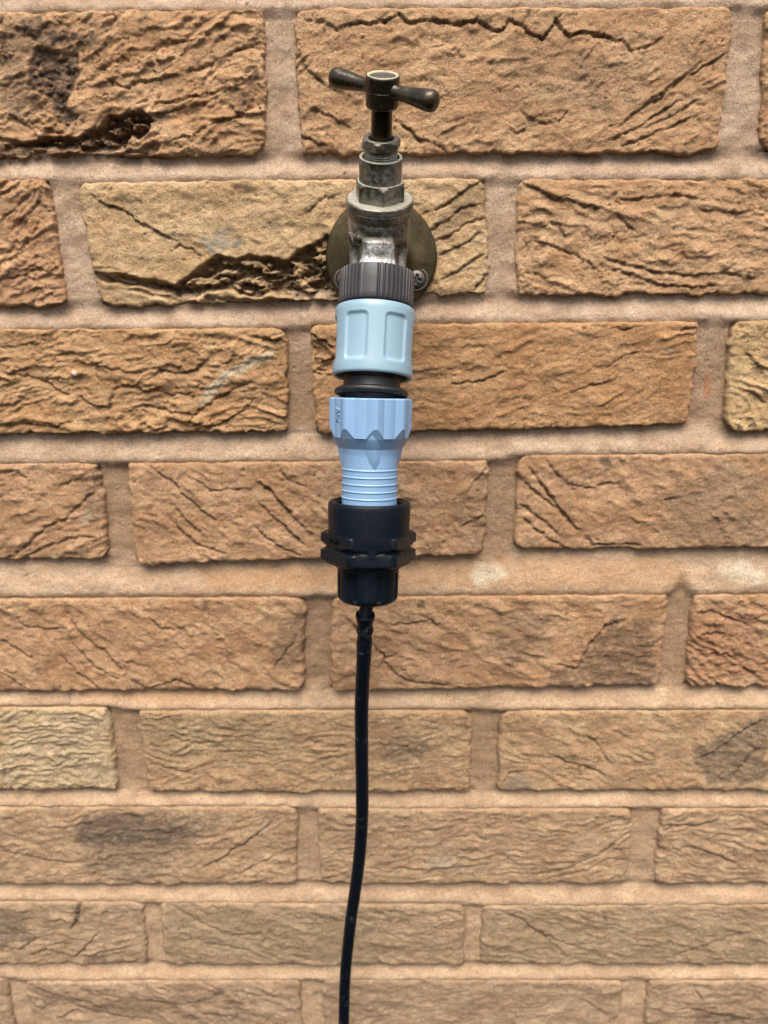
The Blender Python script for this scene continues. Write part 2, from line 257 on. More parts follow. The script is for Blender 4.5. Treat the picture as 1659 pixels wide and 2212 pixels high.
STAINS = [
    ('A0',0,0.9,2.5,[(-128.3,68.6),(-116.9,69.0),(-116.3,64.5),(-105.4,60.4),(-94.0,60.3),(-96.7,56.8),(-109.2,57.4),(-117.5,55.5),(-123.9,58.6),(-129.1,62.7)]),
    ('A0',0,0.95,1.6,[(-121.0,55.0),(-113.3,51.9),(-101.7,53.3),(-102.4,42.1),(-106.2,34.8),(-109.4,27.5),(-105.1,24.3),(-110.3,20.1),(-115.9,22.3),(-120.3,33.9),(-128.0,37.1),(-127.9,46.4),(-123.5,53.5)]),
    ('A0',0,0.8,2.0,[(-139.7,60.7),(-136.7,57.7),(-137.2,53.6),(-140.8,52.6)]),
    ('A0',1,0.6,6,[(-141.1,50.6),(-132.1,49.5),(-125.4,39.2),(-122.4,26.6),(-130.8,24.5),(-140.2,24.6),(-144.1,29.9)]),
    ('A0',0,0.5,5,[(-138.6,67.7),(-124.9,68.6),(-122.6,51.5),(-134.4,49.5),(-141.0,51.6)]),
    ('A0',0,0.5,5,[(-116.6,62.5),(-91.4,63.3),(-90.0,55.3),(-100.6,52.3),(-113.0,54.4)]),
    ('A0',0,0.5,2.0,[(-89.9,56.3),(-86.3,57.2),(-87.4,47.1),(-86.6,44.0),(-89.8,46.1)]),
    ('A0',0,0.5,2.0,[(-80.6,57.2),(-77.2,57.2),(-77.8,51.1),(-80.7,51.1)]),
    ('A0',1,0.6,3.0,[(-70.3,69.1),(-65.7,70.1),(-65.1,64.1),(-70.8,64.1)]),
    ('A0',0,0.8,2.0,[(-16.7,45.5),(-13.8,45.4),(-15.4,37.2),(-19.3,29.9),(-24.3,23.6),(-21.5,32.0),(-17.7,37.2)]),
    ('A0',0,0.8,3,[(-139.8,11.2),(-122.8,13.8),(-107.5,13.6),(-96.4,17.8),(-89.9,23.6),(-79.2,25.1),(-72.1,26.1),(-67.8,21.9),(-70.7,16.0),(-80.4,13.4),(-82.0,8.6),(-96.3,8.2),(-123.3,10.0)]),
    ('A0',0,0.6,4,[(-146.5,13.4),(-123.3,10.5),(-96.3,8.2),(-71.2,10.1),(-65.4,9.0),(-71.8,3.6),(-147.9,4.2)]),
    ('A0',0,0.5,3,[(-65.0,27.1),(-57.7,30.2),(-55.7,27.1),(-63.3,19.7),(-69.4,17.6)]),
    ('A0',0,0.5,3,[(-31.8,34.2),(-20.1,36.2),(-17.0,29.9),(-24.3,23.6)]),
    ('A1',1,0.3,10,[(106.3,53.6),(151.8,55.2),(180.9,46.8),(176.5,30.4),(153.8,24.3),(118.7,30.9)]),
    ('A1',0,0.6,1.5,[(119.3,68.4),(122.2,68.4),(121.7,65.9),(119.5,66.0)]),
    ('B1',2,0.85,4,[(-46.1,-34.6),(-37.3,-31.3),(-26.6,-34.8),(-25.6,-39.4),(-40.5,-42.2),(-46.4,-39.2)]),
    ('B1',1,0.6,2.5,[(-23.8,-7.2),(-18.4,-7.8),(-16.9,-13.4),(-22.9,-12.2)]),
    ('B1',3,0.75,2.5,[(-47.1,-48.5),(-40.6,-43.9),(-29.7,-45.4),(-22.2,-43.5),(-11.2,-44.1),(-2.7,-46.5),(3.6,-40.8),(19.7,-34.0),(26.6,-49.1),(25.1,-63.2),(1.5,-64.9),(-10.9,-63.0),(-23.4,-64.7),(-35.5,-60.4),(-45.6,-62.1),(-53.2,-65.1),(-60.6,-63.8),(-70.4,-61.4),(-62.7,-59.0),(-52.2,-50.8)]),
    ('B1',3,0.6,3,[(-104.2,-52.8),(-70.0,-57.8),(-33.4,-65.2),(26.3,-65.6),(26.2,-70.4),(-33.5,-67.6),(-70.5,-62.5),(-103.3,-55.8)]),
    ('B1',0,0.45,4,[(84.8,-18.6),(100.1,-7.6),(101.6,-16.5),(91.0,-26.5),(73.0,-37.8),(70.5,-32.1)]),
    ('C0',4,0.85,2.0,[(-53.5,-119.4),(-50.4,-112.4),(-42.2,-104.9),(-27.7,-97.4),(-12.2,-91.9),(-11.1,-95.0),(-24.2,-102.5),(-37.3,-108.7),(-46.9,-117.5),(-52.4,-122.7)]),
    ('C0',5,1.0,0.8,[(-123.7,-104.1),(-121.8,-102.3),(-119.7,-103.1),(-120.8,-105.0),(-123.1,-105.6)]),
    ('D0',0,0.7,2.5,[(-118.9,-156.5),(-114.8,-155.2),(-113.9,-164.7),(-119.3,-166.0)]),
    ('D0',4,0.5,4,[(-131.3,-188.1),(-125.2,-182.6),(-121.7,-186.8),(-126.4,-192.4)]),
    ('D0',0,0.8,2.0,[(-128.2,-214.1),(-121.9,-213.1),(-121.6,-216.7),(-127.2,-217.4)]),
    ('D0',1,0.5,5,[(-125.1,-170.1),(-114.2,-167.4),(-115.1,-188.2),(-123.5,-191.0)]),
    ('D2',1,0.8,2.0,[(170.3,-152.3),(174.2,-152.3),(177.4,-159.7),(173.6,-161.7),(171.3,-157.0)]),
    ('D2',1,0.4,12,[(212.8,-166.7),(234.3,-158.7),(265.5,-157.5),(272.1,-208.8),(223.5,-207.1),(205.3,-185.8)]),
    ('D1',1,0.35,8,[(87.6,-178.2),(107.0,-157.9),(107.1,-206.4),(92.2,-207.8)]),
    ('E0',1,0.5,5,[(-15.7,-254.2),(-1.4,-245.3),(-2.7,-283.6),(-21.5,-288.3),(-22.0,-269.5)]),
    ('E0',0,0.6,2.0,[(-63.6,-239.0),(-59.4,-239.0),(-57.8,-246.5),(-62.8,-247.2)]),
    ('E1',0,0.65,7,[(168.4,-276.6),(176.1,-264.3),(186.5,-253.7),(207.4,-255.3),(213.0,-270.6),(212.3,-294.0),(189.7,-297.1),(149.7,-295.4),(149.1,-284.3),(166.1,-284.4)]),
    ('E1',1,0.45,8,[(106.1,-267.0),(116.8,-251.9),(133.1,-242.9),(147.3,-249.0),(145.7,-273.4),(126.5,-285.8)]),
    ('E1',0,0.7,2.0,[(65.9,-239.6),(71.4,-239.6),(72.9,-245.6),(68.0,-245.6)]),
    ('E2',6,0.5,8,[(231.3,-243.4),(269.3,-249.6),(282.8,-291.2),(235.2,-295.7)]),
    ('F0',4,0.35,15,[(-194.0,-313.2),(-127.1,-313.5),(-128.6,-368.9),(-202.3,-370.4)]),
    ('F1',1,0.6,6,[(46.5,-333.9),(55.3,-329.0),(75.8,-332.4),(71.5,-349.1),(55.3,-350.7),(46.4,-349.0)]),
    ('F1',7,0.5,15,[(-104.2,-316.8),(-41.5,-313.8),(-14.5,-327.1),(-15.4,-347.1),(-104.0,-346.8)]),
    ('F2',1,0.75,6,[(241.5,-343.0),(257.9,-333.1),(272.9,-324.9),(285.7,-313.6),(292.9,-368.7),(254.3,-366.8)]),
    ('F2',2,0.6,4,[(125.0,-362.9),(133.8,-359.5),(141.5,-366.4),(138.9,-373.3),(123.9,-372.4)]),
    ('G0',0,0.65,6,[(-156.0,-397.8),(-139.7,-388.9),(-113.8,-387.2),(-108.4,-394.3),(-79.8,-398.0),(-75.8,-405.2),(-100.9,-412.4),(-119.3,-412.3),(-147.3,-415.9),(-156.3,-414.0)]),
    ('G0',1,0.5,10,[(-180.5,-387.0),(-159.0,-385.3),(-153.3,-414.0),(-152.9,-438.0),(-125.1,-440.0),(-96.4,-432.6),(-69.8,-407.0),(-53.4,-389.2),(-113.7,-385.4)]),
    ('G0',5,0.8,1.0,[(-34.6,-399.6),(-31.2,-399.0),(-31.1,-401.7),(-33.7,-402.4)]),
    ('G1',4,0.5,8,[(76.6,-422.0),(91.9,-420.2),(96.7,-431.2),(78.3,-433.0)]),
    ('H0',1,0.6,7,[(-215.7,-462.5),(-197.0,-464.5),(-199.1,-491.8),(-220.5,-495.7)]),
    ('H0',0,0.7,2.0,[(-163.2,-458.8),(-160.0,-458.8),(-163.0,-478.1),(-169.1,-482.0)]),
    ('H0',0,0.5,4,[(-165.0,-501.8),(-148.7,-499.9),(-144.9,-509.9),(-161.1,-509.9)]),
    ('H1',7,0.45,15,[(-105.1,-460.9),(-26.4,-461.0),(45.6,-465.0),(45.3,-510.2),(-106.1,-510.0)]),
    ('H2',7,0.35,15,[(116.3,-467.1),(202.6,-467.3),(306.8,-475.2),(311.4,-510.7),(114.4,-510.3)]),
    ('H2',0,0.8,1.5,[(193.5,-471.1),(197.4,-471.1),(197.7,-475.0),(194.5,-475.0)]),
    ('I1',0,0.35,8,[(-205.6,-528.1),(-161.3,-540.6),(-54.4,-536.6),(-55.6,-557.5),(-146.6,-557.4),(-194.7,-544.7)]),
    ('I3',0,0.6,5,[(261.3,-551.6),(283.0,-555.8),(317.8,-560.0),(318.5,-566.0),(267.7,-565.9)]),
]
MORTAR_STAINS = [
    (0,0.7,8,[(-63.6,-221.4),(-29.2,-218.7),(18.8,-218.9),(18.4,-233.6),(-57.6,-233.2)]),
    (0,0.5,8,[(47.4,-214.7),(88.2,-212.1),(224.5,-217.1),(226.1,-233.2),(47.3,-233.8)]),
    (1,0.7,9,[(96.7,-223.7),(110.2,-219.4),(122.7,-223.9),(120.2,-229.7),(102.3,-229.6)]),
    (1,0.7,9,[(249.4,-221.6),(259.8,-217.3),(273.8,-221.7),(274.6,-227.6),(255.6,-227.5)]),
    (0,0.6,5,[(-149.0,-302.1),(-98.4,-300.7),(-48.0,-300.9),(-55.6,-307.3),(-106.3,-308.7)]),
    (2,0.6,1.5,[(225.1,-109.2),(228.7,-107.9),(230.6,-119.4),(227.6,-120.6)]),
    (2,0.5,1.5,[(-121.7,75.5),(-119.4,75.5),(-119.0,74.5),(-120.7,74.3)]),
]
HOSE_PATH = [(39.1, -92.0, -208.6), (38.5, -88.8, -222.5), (37.5, -85.5, -239.5), (36.7, -82.2, -251.7), (36.0, -79.0, -264.3), (35.7, -75.8, -277.3), (35.4, -72.5, -296.5), (35.2, -69.2, -316.3), (34.9, -66.0, -336.9), (34.1, -62.8, -352.0), (32.4, -59.5, -374.0), (29.8, -56.2, -396.8), (26.7, -53.0, -420.5), (24.1, -49.8, -445.0), (22.3, -46.5, -463.1), (20.6, -43.2, -489.3), (19.4, -40.0, -518.4), (15.8, -30.4, -605.7)]

# ------------------------------------------------------------------ helpers
def link(o, parent=None):
    scene.collection.objects.link(o)
    if parent is not None:
        o.parent = parent
    return o

def tag(o, label=None, cat=None, group=None, kind=None):
    if label: o['label'] = label
    if cat: o['category'] = cat
    if group: o['group'] = group
    if kind: o['kind'] = kind
    return o

def thing(name, loc, label, cat, group=None):
    o = bpy.data.objects.new(name, None)
    o.empty_display_size = 0.01
    o.location = Vector(loc) * MM
    link(o)
    return tag(o, label, cat, group)

def mesh_obj(name, V, F, mat, parent, smooth=True, angle=None, tint=None):
    """V in world millimetres -> one mesh object whose origin is its thing's place"""
    V = np.asarray(V, np.float64)
    off = np.array(parent.location) / MM if parent is not None else np.zeros(3)
    me = bpy.data.meshes.new(name)
    if isinstance(F, np.ndarray):
        n = len(F); k = F.shape[1]
        me.vertices.add(len(V)); me.loops.add(n*k); me.polygons.add(n)
        me.vertices.foreach_set('co', ((V - off) * MM).astype(np.float32).ravel())
        me.loops.foreach_set('vertex_index', F.astype(np.int32).ravel())
        me.polygons.foreach_set('loop_start', np.arange(0, n*k, k, dtype=np.int32))
        me.update(calc_edges=True)
    else:
        me.from_pydata([tuple(v) for v in (V - off) * MM], [], F)
        me.update()
    me.validate()
    if smooth:
        me.polygons.foreach_set('use_smooth', np.ones(len(me.polygons), bool))
        if angle is not None:
            me.set_sharp_from_angle(angle=math.radians(angle))
    if tint is not None:
        a = me.color_attributes.new('tint', 'FLOAT_COLOR', 'POINT')
        a.data.foreach_set('color', np.concatenate([tint, np.ones((len(tint), 1))], 1).astype(np.float32).ravel())
    me.materials.append(mat)
    return link(bpy.data.objects.new(name, me), parent)

def grid_faces(n, m, wrap=False):
    """quads of an n x m vertex grid (row-major), optionally closed along m"""
    i = np.arange(n-1)[:, None]
    j = np.arange(m if wrap else m-1)[None, :]
    j2 = (j+1) % m
    return np.stack([i*m+j, i*m+j2, (i+1)*m+j2, (i+1)*m+j], -1).reshape(-1, 4)

def sstep(a, b, x):
    t = np.clip((x-a)/(b-a), 0, 1)
    return t*t*(3-2*t)

def _hash(ix, iy, s):
    h = (ix.astype(np.uint32)*np.uint32(374761393)) ^ (iy.astype(np.uint32)*np.uint32(668265263)) ^ np.uint32((s*2246822519) & 0xffffffff)
    h = (h ^ (h >> np.uint32(13)))*np.uint32(1274126177)
    h = (h ^ (h >> np.uint32(15)))*np.uint32(2654435761)
    return h ^ (h >> np.uint32(16))

def noise(x, y, s=0):
    """gradient noise, about -1..1"""
    x, y = np.broadcast_arrays(np.asarray(x, float), np.asarray(y, float))
    x0, y0 = np.floor(x), np.floor(y)
    fx, fy = x-x0, y-y0
    ix, iy = x0.astype(np.int64), y0.astype(np.int64)
    u, v = fx*fx*fx*(fx*(fx*6-15)+10), fy*fy*fy*(fy*(fy*6-15)+10)
    def g(dx, dy):
        a = _hash(ix+dx, iy+dy, s).astype(np.float64)*(2*np.pi/4294967296.0)
        return np.cos(a)*(fx-dx)+np.sin(a)*(fy-dy)
    a = g(0, 0); b = g(1, 0); c = g(0, 1); d = g(1, 1)
    return 1.5*((a+(b-a)*u)*(1-v)+(c+(d-c)*u)*v)

def fbm(x, y, s=0, o=3, gain=.5):
    r, a, t = 0, 1.0, 0
    for k in range(o):
        r = r+a*noise(x*2.03**k, y*2.03**k, s+17*k); t += a; a *= gain
    return r/t

def poly_sdf(P, X, Z):
    """signed distance, negative inside"""
    d2 = np.full(X.shape, 1e12); ins = np.zeros(X.shape, bool)
    n = len(P)
    for i in range(n):
        x1, z1 = P[i]; x2, z2 = P[(i+1) % n]
        ex, ez = x2-x1, z2-z1
        t = np.clip(((X-x1)*ex+(Z-z1)*ez)/(ex*ex+ez*ez+1e-9), 0, 1)
        d2 = np.minimum(d2, (X-x1-t*ex)**2+(Z-z1-t*ez)**2)
        if abs(z2-z1) > 1e-9:
            c = ((z1 > Z) != (z2 > Z)) & (X < (x2-x1)*(Z-z1)/(z2-z1)+x1)
            ins ^= c
    d = np.sqrt(d2)
    return np.where(ins, -d, d)

def line_dist(P, X, Z):
    """distance to an open line, which side (+ above), and how far along (0..1)"""
    d2 = np.full(X.shape, 1e12); side = np.zeros(X.shape); along = np.zeros(X.shape)
    L = [0.0]
    for i in range(len(P)-1):
        L.append(L[-1]+math.hypot(P[i+1][0]-P[i][0], P[i+1][1]-P[i][1]))
    for i in range(len(P)-1):
        x1, z1 = P[i]; x2, z2 = P[i+1]
        ex, ez = x2-x1, z2-z1
        sg = 1.0 if ex >= 0 else -1.0
        t = np.clip(((X-x1)*ex+(Z-z1)*ez)/(ex*ex+ez*ez+1e-9), 0, 1)
        q = (X-x1-t*ex)**2+(Z-z1-t*ez)**2
        m = q < d2
        d2 = np.where(m, q, d2)
        side = np.where(m, np.sign(sg*(ex*(Z-z1)-ez*(X-x1))), side)
        along = np.where(m, (L[i]+t*(L[i+1]-L[i]))/L[-1], along)
    return np.sqrt(d2), side, along

# ------------------------------------------------------------------ materials
class Mat:
    def __init__(self, name, rough=.5, metal=0., col=(.5, .5, .5), spec=.5):
        self.m = bpy.data.materials.new(name); self.m.use_nodes = True
        self.t = self.m.node_tree; self.n = self.t.nodes; self.l = self.t.links
        self.b = self.n['Principled BSDF']
        self.b.inputs['Roughness'].default_value = rough
        self.b.inputs['Metallic'].default_value = metal
        self.b.inputs['Base Color'].default_value = (*col, 1)
        self.b.inputs['Specular IOR Level'].default_value = spec
        self.co = self.n.new('ShaderNodeTexCoord').outputs['Object']
    def noise(self, scale, detail=3, rough=.55, stretch=None):
        co = self.co
        if stretch:
            mp = self.n.new('ShaderNodeMapping'); mp.inputs['Scale'].default_value = stretch
            self.l.new(co, mp.inputs['Vector']); co = mp.outputs['Vector']
        t = self.n.new('ShaderNodeTexNoise')
        t.inputs['Scale'].default_value = scale; t.inputs['Detail'].default_value = detail; t.inputs['Roughness'].default_value = rough
        self.l.new(co, t.inputs['Vector']); return t.outputs['Fac']
    def voro(self, scale, feature='F1'):
        t = self.n.new('ShaderNodeTexVoronoi'); t.feature = feature; t.inputs['Scale'].default_value = scale
        self.l.new(self.co, t.inputs['Vector']); return t.outputs['Distance']
    def ramp(self, fac, stops):
        r = self.n.new('ShaderNodeValToRGB'); e = r.color_ramp.elements
        while len(e) > 1: e.remove(e[-1])
        for i, (p, c) in enumerate(stops):
            if not hasattr(c, '__len__'): c = (c, c, c)
            k = e[0] if i == 0 else e.new(p)
            k.position = p; k.color = (*c, 1)
        self.l.new(fac, r.inputs['Fac']); return r.outputs['Color']
    def mix(self, a, b, fac, mode='MIX'):
        x = self.n.new('ShaderNodeMix'); x.data_type = 'RGBA'; x.blend_type = mode
        for v, s in ((fac, x.inputs[0]), (a, x.inputs[6]), (b, x.inputs[7])):
            if isinstance(v, bpy.types.NodeSocket): self.l.new(v, s)
            elif hasattr(v, '__len__'): s.default_value = (*v, 1)
            else: s.default_value = v
        return x.outputs[2]
    def attr(self, name):
        a = self.n.new('ShaderNodeAttribute'); a.attribute_name = name; return a.outputs['Color']
    def col(self, s): self.l.new(s, self.b.inputs['Base Color'])
    def rough(self, s): self.l.new(s, self.b.inputs['Roughness'])
    def metal(self, s): self.l.new(s, self.b.inputs['Metallic'])
    def bump(self, hs, dist=.0002, strength=1.0):
        prev = None
        for h, d in hs:
            b = self.n.new('ShaderNodeBump'); b.inputs['Distance'].default_value = d; b.inputs['Strength'].default_value = strength
            self.l.new(h, b.inputs['Height'])
            if prev is not None: self.l.new(prev, b.inputs['Normal'])
            prev = b.outputs['Normal']
        self.l.new(prev, self.b.inputs['Normal'])

def m_brick():
    M = Mat('creased brick', rough=.92, spec=.25)
    g = M.ramp(M.noise(800, 4, .78), [(.25, .48), (.5, 1.0), (.75, 1.45)])
    g2 = M.ramp(M.noise(160, 4, .6), [(.3, (.82, .8, .78)), (.7, (1.16, 1.17, 1.18))])
    c = M.mix(M.attr('tint'), g, .75, 'MULTIPLY')
    c = M.mix(c, g2, .8, 'MULTIPLY')
    hue = M.ramp(M.noise(230, 5, .7), [(.30, (.88, .98, .86)), (.45, (1.0, 1.0, 1.0)), (.56, (1.0, 1.0, 1.0)), (.70, (1.14, .97, .90))])
    c = M.mix(c, hue, .9, 'MULTIPLY')
    pale = M.ramp(M.noise(520, 2, .5), [(.70, 0.0), (.76, 1.0)])
    c = M.mix(c, (.62, .50, .36), M.mix((0, 0, 0), pale, .55))
    dark = M.ramp(M.noise(430, 2, .5), [(.25, 1.0), (.31, 0.0)])
    c = M.mix(c, (.10, .065, .045), M.mix((0, 0, 0), dark, .6))
    M.col(c)
    M.bump([(M.noise(430, 5, .70), .0012), (M.noise(1300, 3, .7), .0008)])
    return M.m

def m_mortar():
    M = Mat('sandy mortar', rough=.95, spec=.2)
    g = M.ramp(M.noise(950, 4, .8), [(.25, .45), (.5, 1.0), (.75, 1.5)])
    c = M.mix(M.attr('tint'), g, .85, 'MULTIPLY')
    dark = M.ramp(M.noise(700, 1, .5), [(.24, 1.0), (.29, 0.0)])
    c = M.mix(c, (.12, .08, .06), M.mix((0, 0, 0), dark, .6))
    M.col(c)
    M.bump([(M.noise(700, 5, .75), .0012), (M.noise(1900, 2, .6), .0004)])
    return M.m

def m_plastic(name, col, rough, vary=.06):
    M = Mat(name, rough=rough, col=col)
    a = tuple(x*(1-vary) for x in col); b = tuple(min(1, x*(1+vary)) for x in col)
    c = M.ramp(M.noise(60, 4, .6), [(.3, a), (.7, b)])
    dust = M.ramp(M.noise(340, 5, .75, (1, 1, .35)), [(.60, 0.0), (.74, 1.0)])      # scuffs and handling dirt
    c = M.mix(c, tuple(.45*x+.10 for x in col), M.mix((0, 0, 0), dust, .38))
    dirt = M.ramp(M.noise(900, 2, .5), [(.22, 1.0), (.28, 0.0)])
    M.col(M.mix(c, tuple(.4*x for x in col), M.mix((0, 0, 0), dirt, .5)))
    M.rough(M.ramp(M.noise(220, 4, .65), [(.3, rough-.06), (.7, rough+.10)]))
    M.bump([(M.noise(2600, 2, .5), .00004), (M.noise(130, 2, .5), .00006)])
    return M.m

def m_black_plastic():
    M = Mat('black moulded plastic', rough=.36, col=(.006, .010, .015), spec=.2)
    sc = M.ramp(M.noise(300, 4, .7, (1, 1, .15)), [(.60, 0.0), (.75, 1.0)])
    M.col(M.mix((.003, .006, .010), (.014, .020, .027), M.mix((0, 0, 0), sc, .5)))
    M.rough(M.ramp(M.noise(180, 4, .65), [(.3, .30), (.7, .5)]))
    M.bump([(M.noise(1800, 2, .5), .00004), (M.noise(170, 2, .5), .00008)])
    return M.m

def m_hose():
    M = Mat('black rubber hose', rough=.42, col=(.006, .009, .015), spec=.18)
    dust = M.ramp(M.noise(190, 5, .75), [(.59, 0.0), (.68, 1.0)])
    M.col(M.mix((.003, .005, .009), (.08, .09, .11), M.mix((0, 0, 0), dust, .55)))
    M.rough(M.ramp(M.noise(140, 4, .65), [(.3, .32), (.7, .6)]))
    M.bump([(M.noise(90, 3, .5), .0002), (M.noise(1500, 2, .5), .00005)])
    return M.m

def m_pewter():
    M = Mat('weathered nickel brass', rough=.45, metal=.8)
    n1 = M.noise(120, 5, .7); n2 = M.noise(420, 5, .75); n3 = M.noise(70, 4, .65, (1, 1, .35))
    c = M.ramp(n1, [(.28, (.065, .055, .036)), (.46, (.165, .152, .115)), (.60, (.29, .275, .225)), (.76, (.50, .48, .42))])
    bloom = M.ramp(n2, [(.52, 0.0), (.68, 1.0)])
    c = M.mix(c, (.40, .385, .32), M.mix((0, 0, 0), bloom, .55))
    verd = M.ramp(n3, [(.58, 0.0), (.72, 1.0)])
    c = M.mix(c, (.085, .085, .055), M.mix((0, 0, 0), verd, .65))
    M.col(c)
    M.rough(M.ramp(n2, [(.3, .36), (.7, .72)]))
    M.metal(M.ramp(n2, [(.45, .9), (.7, .35)]))
    M.bump([(M.noise(600, 4, .7), .00016), (n1, .0004)])
    return M.m

def m_bright():
    M = Mat('rubbed bright nickel', rough=.38, metal=.9)
    n1 = M.noise(150, 5, .75, (1, 1, .4)); n2 = M.noise(700, 4, .7)
    c = M.ramp(n1, [(.34, (.10, .09, .075)), (.46, (.33, .32, .29)), (.56, (.62, .61, .58)), (.70, (.86, .85, .82))])
    c = M.mix(c, M.ramp(n2, [(.3, .42), (.7, 1.2)]), .8, 'MULTIPLY')
    M.col(c)
    M.rough(M.ramp(n2, [(.3, .36), (.7, .72)]))
    M.bump([(n2, .0003), (n1, .0006)])
    return M.m

def m_bronze():
    M = Mat('dark bronze worn chrome', rough=.3, metal=.4, spec=.7)
    n1 = M.noise(160, 5, .7); n2 = M.noise(900, 3, .7)
    c = M.ramp(n1, [(.3, (.020, .015, .008)), (.55, (.046, .035, .019)), (.75, (.10, .080, .048))])
    sp = M.ramp(n2, [(.68, 0.0), (.75, 1.0)])
    c = M.mix(c, (.40, .38, .26), M.mix((0, 0, 0), sp, .5))
    M.col(c)
    M.rough(M.ramp(n1, [(.3, .15), (.7, .34)]))
    M.metal(M.ramp(n2, [(.66, .5), (.75, .1)]))
    M.bump([(n2, .00008), (n1, .00025)])
    return M.m

def m_brass():
    M = Mat('tarnished brass plate', rough=.42, metal=.75)
    n1 = M.noise(75, 5, .65); n2 = M.noise(500, 4, .7)
    c = M.ramp(n1, [(.3, (.045, .034, .016)), (.55, (.075, .058, .027)), (.75, (.125, .098, .048))])
    c = M.mix(c, M.ramp(n2, [(.3, .7), (.7, 1.2)]), .6, 'MULTIPLY')
    M.col(c)
    M.rough(M.ramp(n1, [(.3, .34), (.7, .55)]))
    M.bump([(n2, .0001), (n1, .0003)])
    return M.m

def m_plain(name, col, rough, metal=0.):
    M = Mat(name, rough=rough, col=col, metal=metal)
    n = M.noise(500, 4, .7)
    M.col(M.ramp(n, [(.3, tuple(c*.7 for c in col)), (.7, tuple(min(1, c*1.3) for c in col))]))
    M.bump([(n, .0002)])
    return M.m

BRICK, MORTAR = m_brick(), m_mortar()
SKYBLUE = m_plastic('pale sky blue plastic', (.225, .345, .425), .34)
STEELBLUE = m_plastic('powder blue plastic', (.20, .34, .525), .36)
BLACK, HOSE = m_black_plastic(), m_hose()
COLLAR = m_plastic('charcoal plastic', (.034, .032, .034), .40, .2)
NECK = m_plastic('brown black plastic', (.011, .0095, .0085), .40, .2)
PEWTER, BRIGHT, BRONZE, BRASS = m_pewter(), m_bright(), m_bronze(), m_brass()
LIME = m_plain('pale limescale ring', (.42, .38, .24), .7)
DUSTY = m_plain('lime dusted nickel', (.34, .33, .27), .65, .35)
DISH = m_plain('scratched grey cap', (.045, .042, .036), .6, .1)
SCREW = m_plain('dull steel screw', (.12, .11, .095), .5, .7)

# ------------------------------------------------------------------ brick wall
WALL = thing('brick_wall', (0, 0, -600), 'weathered buff brown brick wall with recessed sandy mortar joints behind the tap', 'wall')

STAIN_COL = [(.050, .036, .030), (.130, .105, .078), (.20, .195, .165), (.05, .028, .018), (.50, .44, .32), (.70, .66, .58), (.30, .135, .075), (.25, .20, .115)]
# base colours per course (two tones each) and per-brick exceptions
TONES = {'Z': ((.36, .225, .12), (.43, .29, .165)), 'A': ((.36, .215, .108), (.44, .285, .155)), 'B': ((.355, .215, .11), (.43, .285, .16)),
         'C': ((.34, .205, .10), (.41, .265, .14)), 'D': ((.335, .205, .11), (.41, .265, .155)), 'E': ((.34, .205, .11), (.415, .27, .155)),
         'F': ((.335, .22, .125), (.405, .28, .165)), 'G': ((.32, .215, .13), (.39, .275, .17)), 'H': ((.30, .212, .13), (.365, .265, .17)),
         'I': ((.295, .205, .13), (.36, .26, .17)), 'J': ((.295, .205, .13), (.36, .26, .17))}
TONES1 = {'B1': ((.38, .26, .135), (.455, .33, .185)), 'C1': ((.335, .193, .092), (.39, .24, .122)), 'C2': ((.385, .265, .135), (.45, .325, .175)),
          'B0': ((.345, .20, .105), (.41, .26, .14)), 'F0': ((.365, .26, .145), (.435, .325, .19)), 'A1': ((.345, .21, .11), (.42, .275, .15))}
# how each brick is creased: fold spacing, fold height, angle (degrees), share of the face left smooth, how torn
FOLD = {'A0': (8, 1.6, 18, .40, 1.15), 'A1': (5, 1.0, 28, .62, .45), 'A2': (8, 1.2, -20, .4, .9), 'B0': (7, 1.4, 32, .35, 1.0), 'B1': (8, 1.0, -25, .66, .4), 'B2': (6, 1.2, -8, .48, .7),
        'C0': (7, 1.6, 6, .38, .95), 'C1': (7, .9, 15, .55, .45), 'C2': (6, 1.2, -30, .45, .7), 'D0': (7, 1.1, 30, .52, .5), 'D1': (6, 1.1, -40, .60, .3), 'D2': (7, 1.0, -35, .62, .3),
        'E0': (7, 1.0, -40, .58, .3), 'E1': (7, 1.0, -20, .58, .4), 'E2': (6, 1.3, -35, .35, .8), 'F0': (4.5, 1.0, 5, .35, .6), 'F1': (4.5, .8, 4, .45, .25), 'F2': (6, .9, -35, .55, .4),
        'G0': (6, .9, 10, .50, .5), 'G1': (4.5, .8, 6, .42, .25), 'G2': (5, 1.0, -12, .40, .5), 'H0': (7, 1.0, 10, .5, .5), 'H1': (4.5, .7, -14, .48, .2), 'H2': (4.5, .8, -12, .45, .3),
        'I0': (5, .8, 0, .5, .3), 'I1': (5, .9, -22, .45, .3), 'I2': (5, .7, 8, .55, .3), 'I3': (6, .9, -15, .5, .4)}

def folds(X, Z, lam, amp, ang, smooth, s, ramp=.2):
    """overlapping creases: gentle rise, sudden drop facing down"""
    a = math.radians(ang)+.22*fbm(X/70, Z/45, s+1, 2)
    w = 8*fbm(X/38, Z/22, s+2, 3)+3.4*fbm(X/9, Z/6, s+3, 4, .6)
    q = -((Z-Z.mean())*np.cos(a)-(X-X.mean())*np.sin(a)+w)/lam+s % 11
    k = np.floor(q); f = q-k
    saw = np.where(f < 1-ramp, (f/(1-ramp))**1.2, np.clip((1-f)/ramp, 0, 1))
    saw = saw*saw*(3-2*saw)
    hk = (_hash(k.astype(np.int64), np.full(k.shape, 7, np.int64), s+5) % np.uint32(1000))/1000.0
    mask = sstep(smooth-.12, smooth+.26, .5+.66*fbm(X/24, Z/14, s+6, 3))+.10
    return amp*(.35+.85*hk)*saw*mask

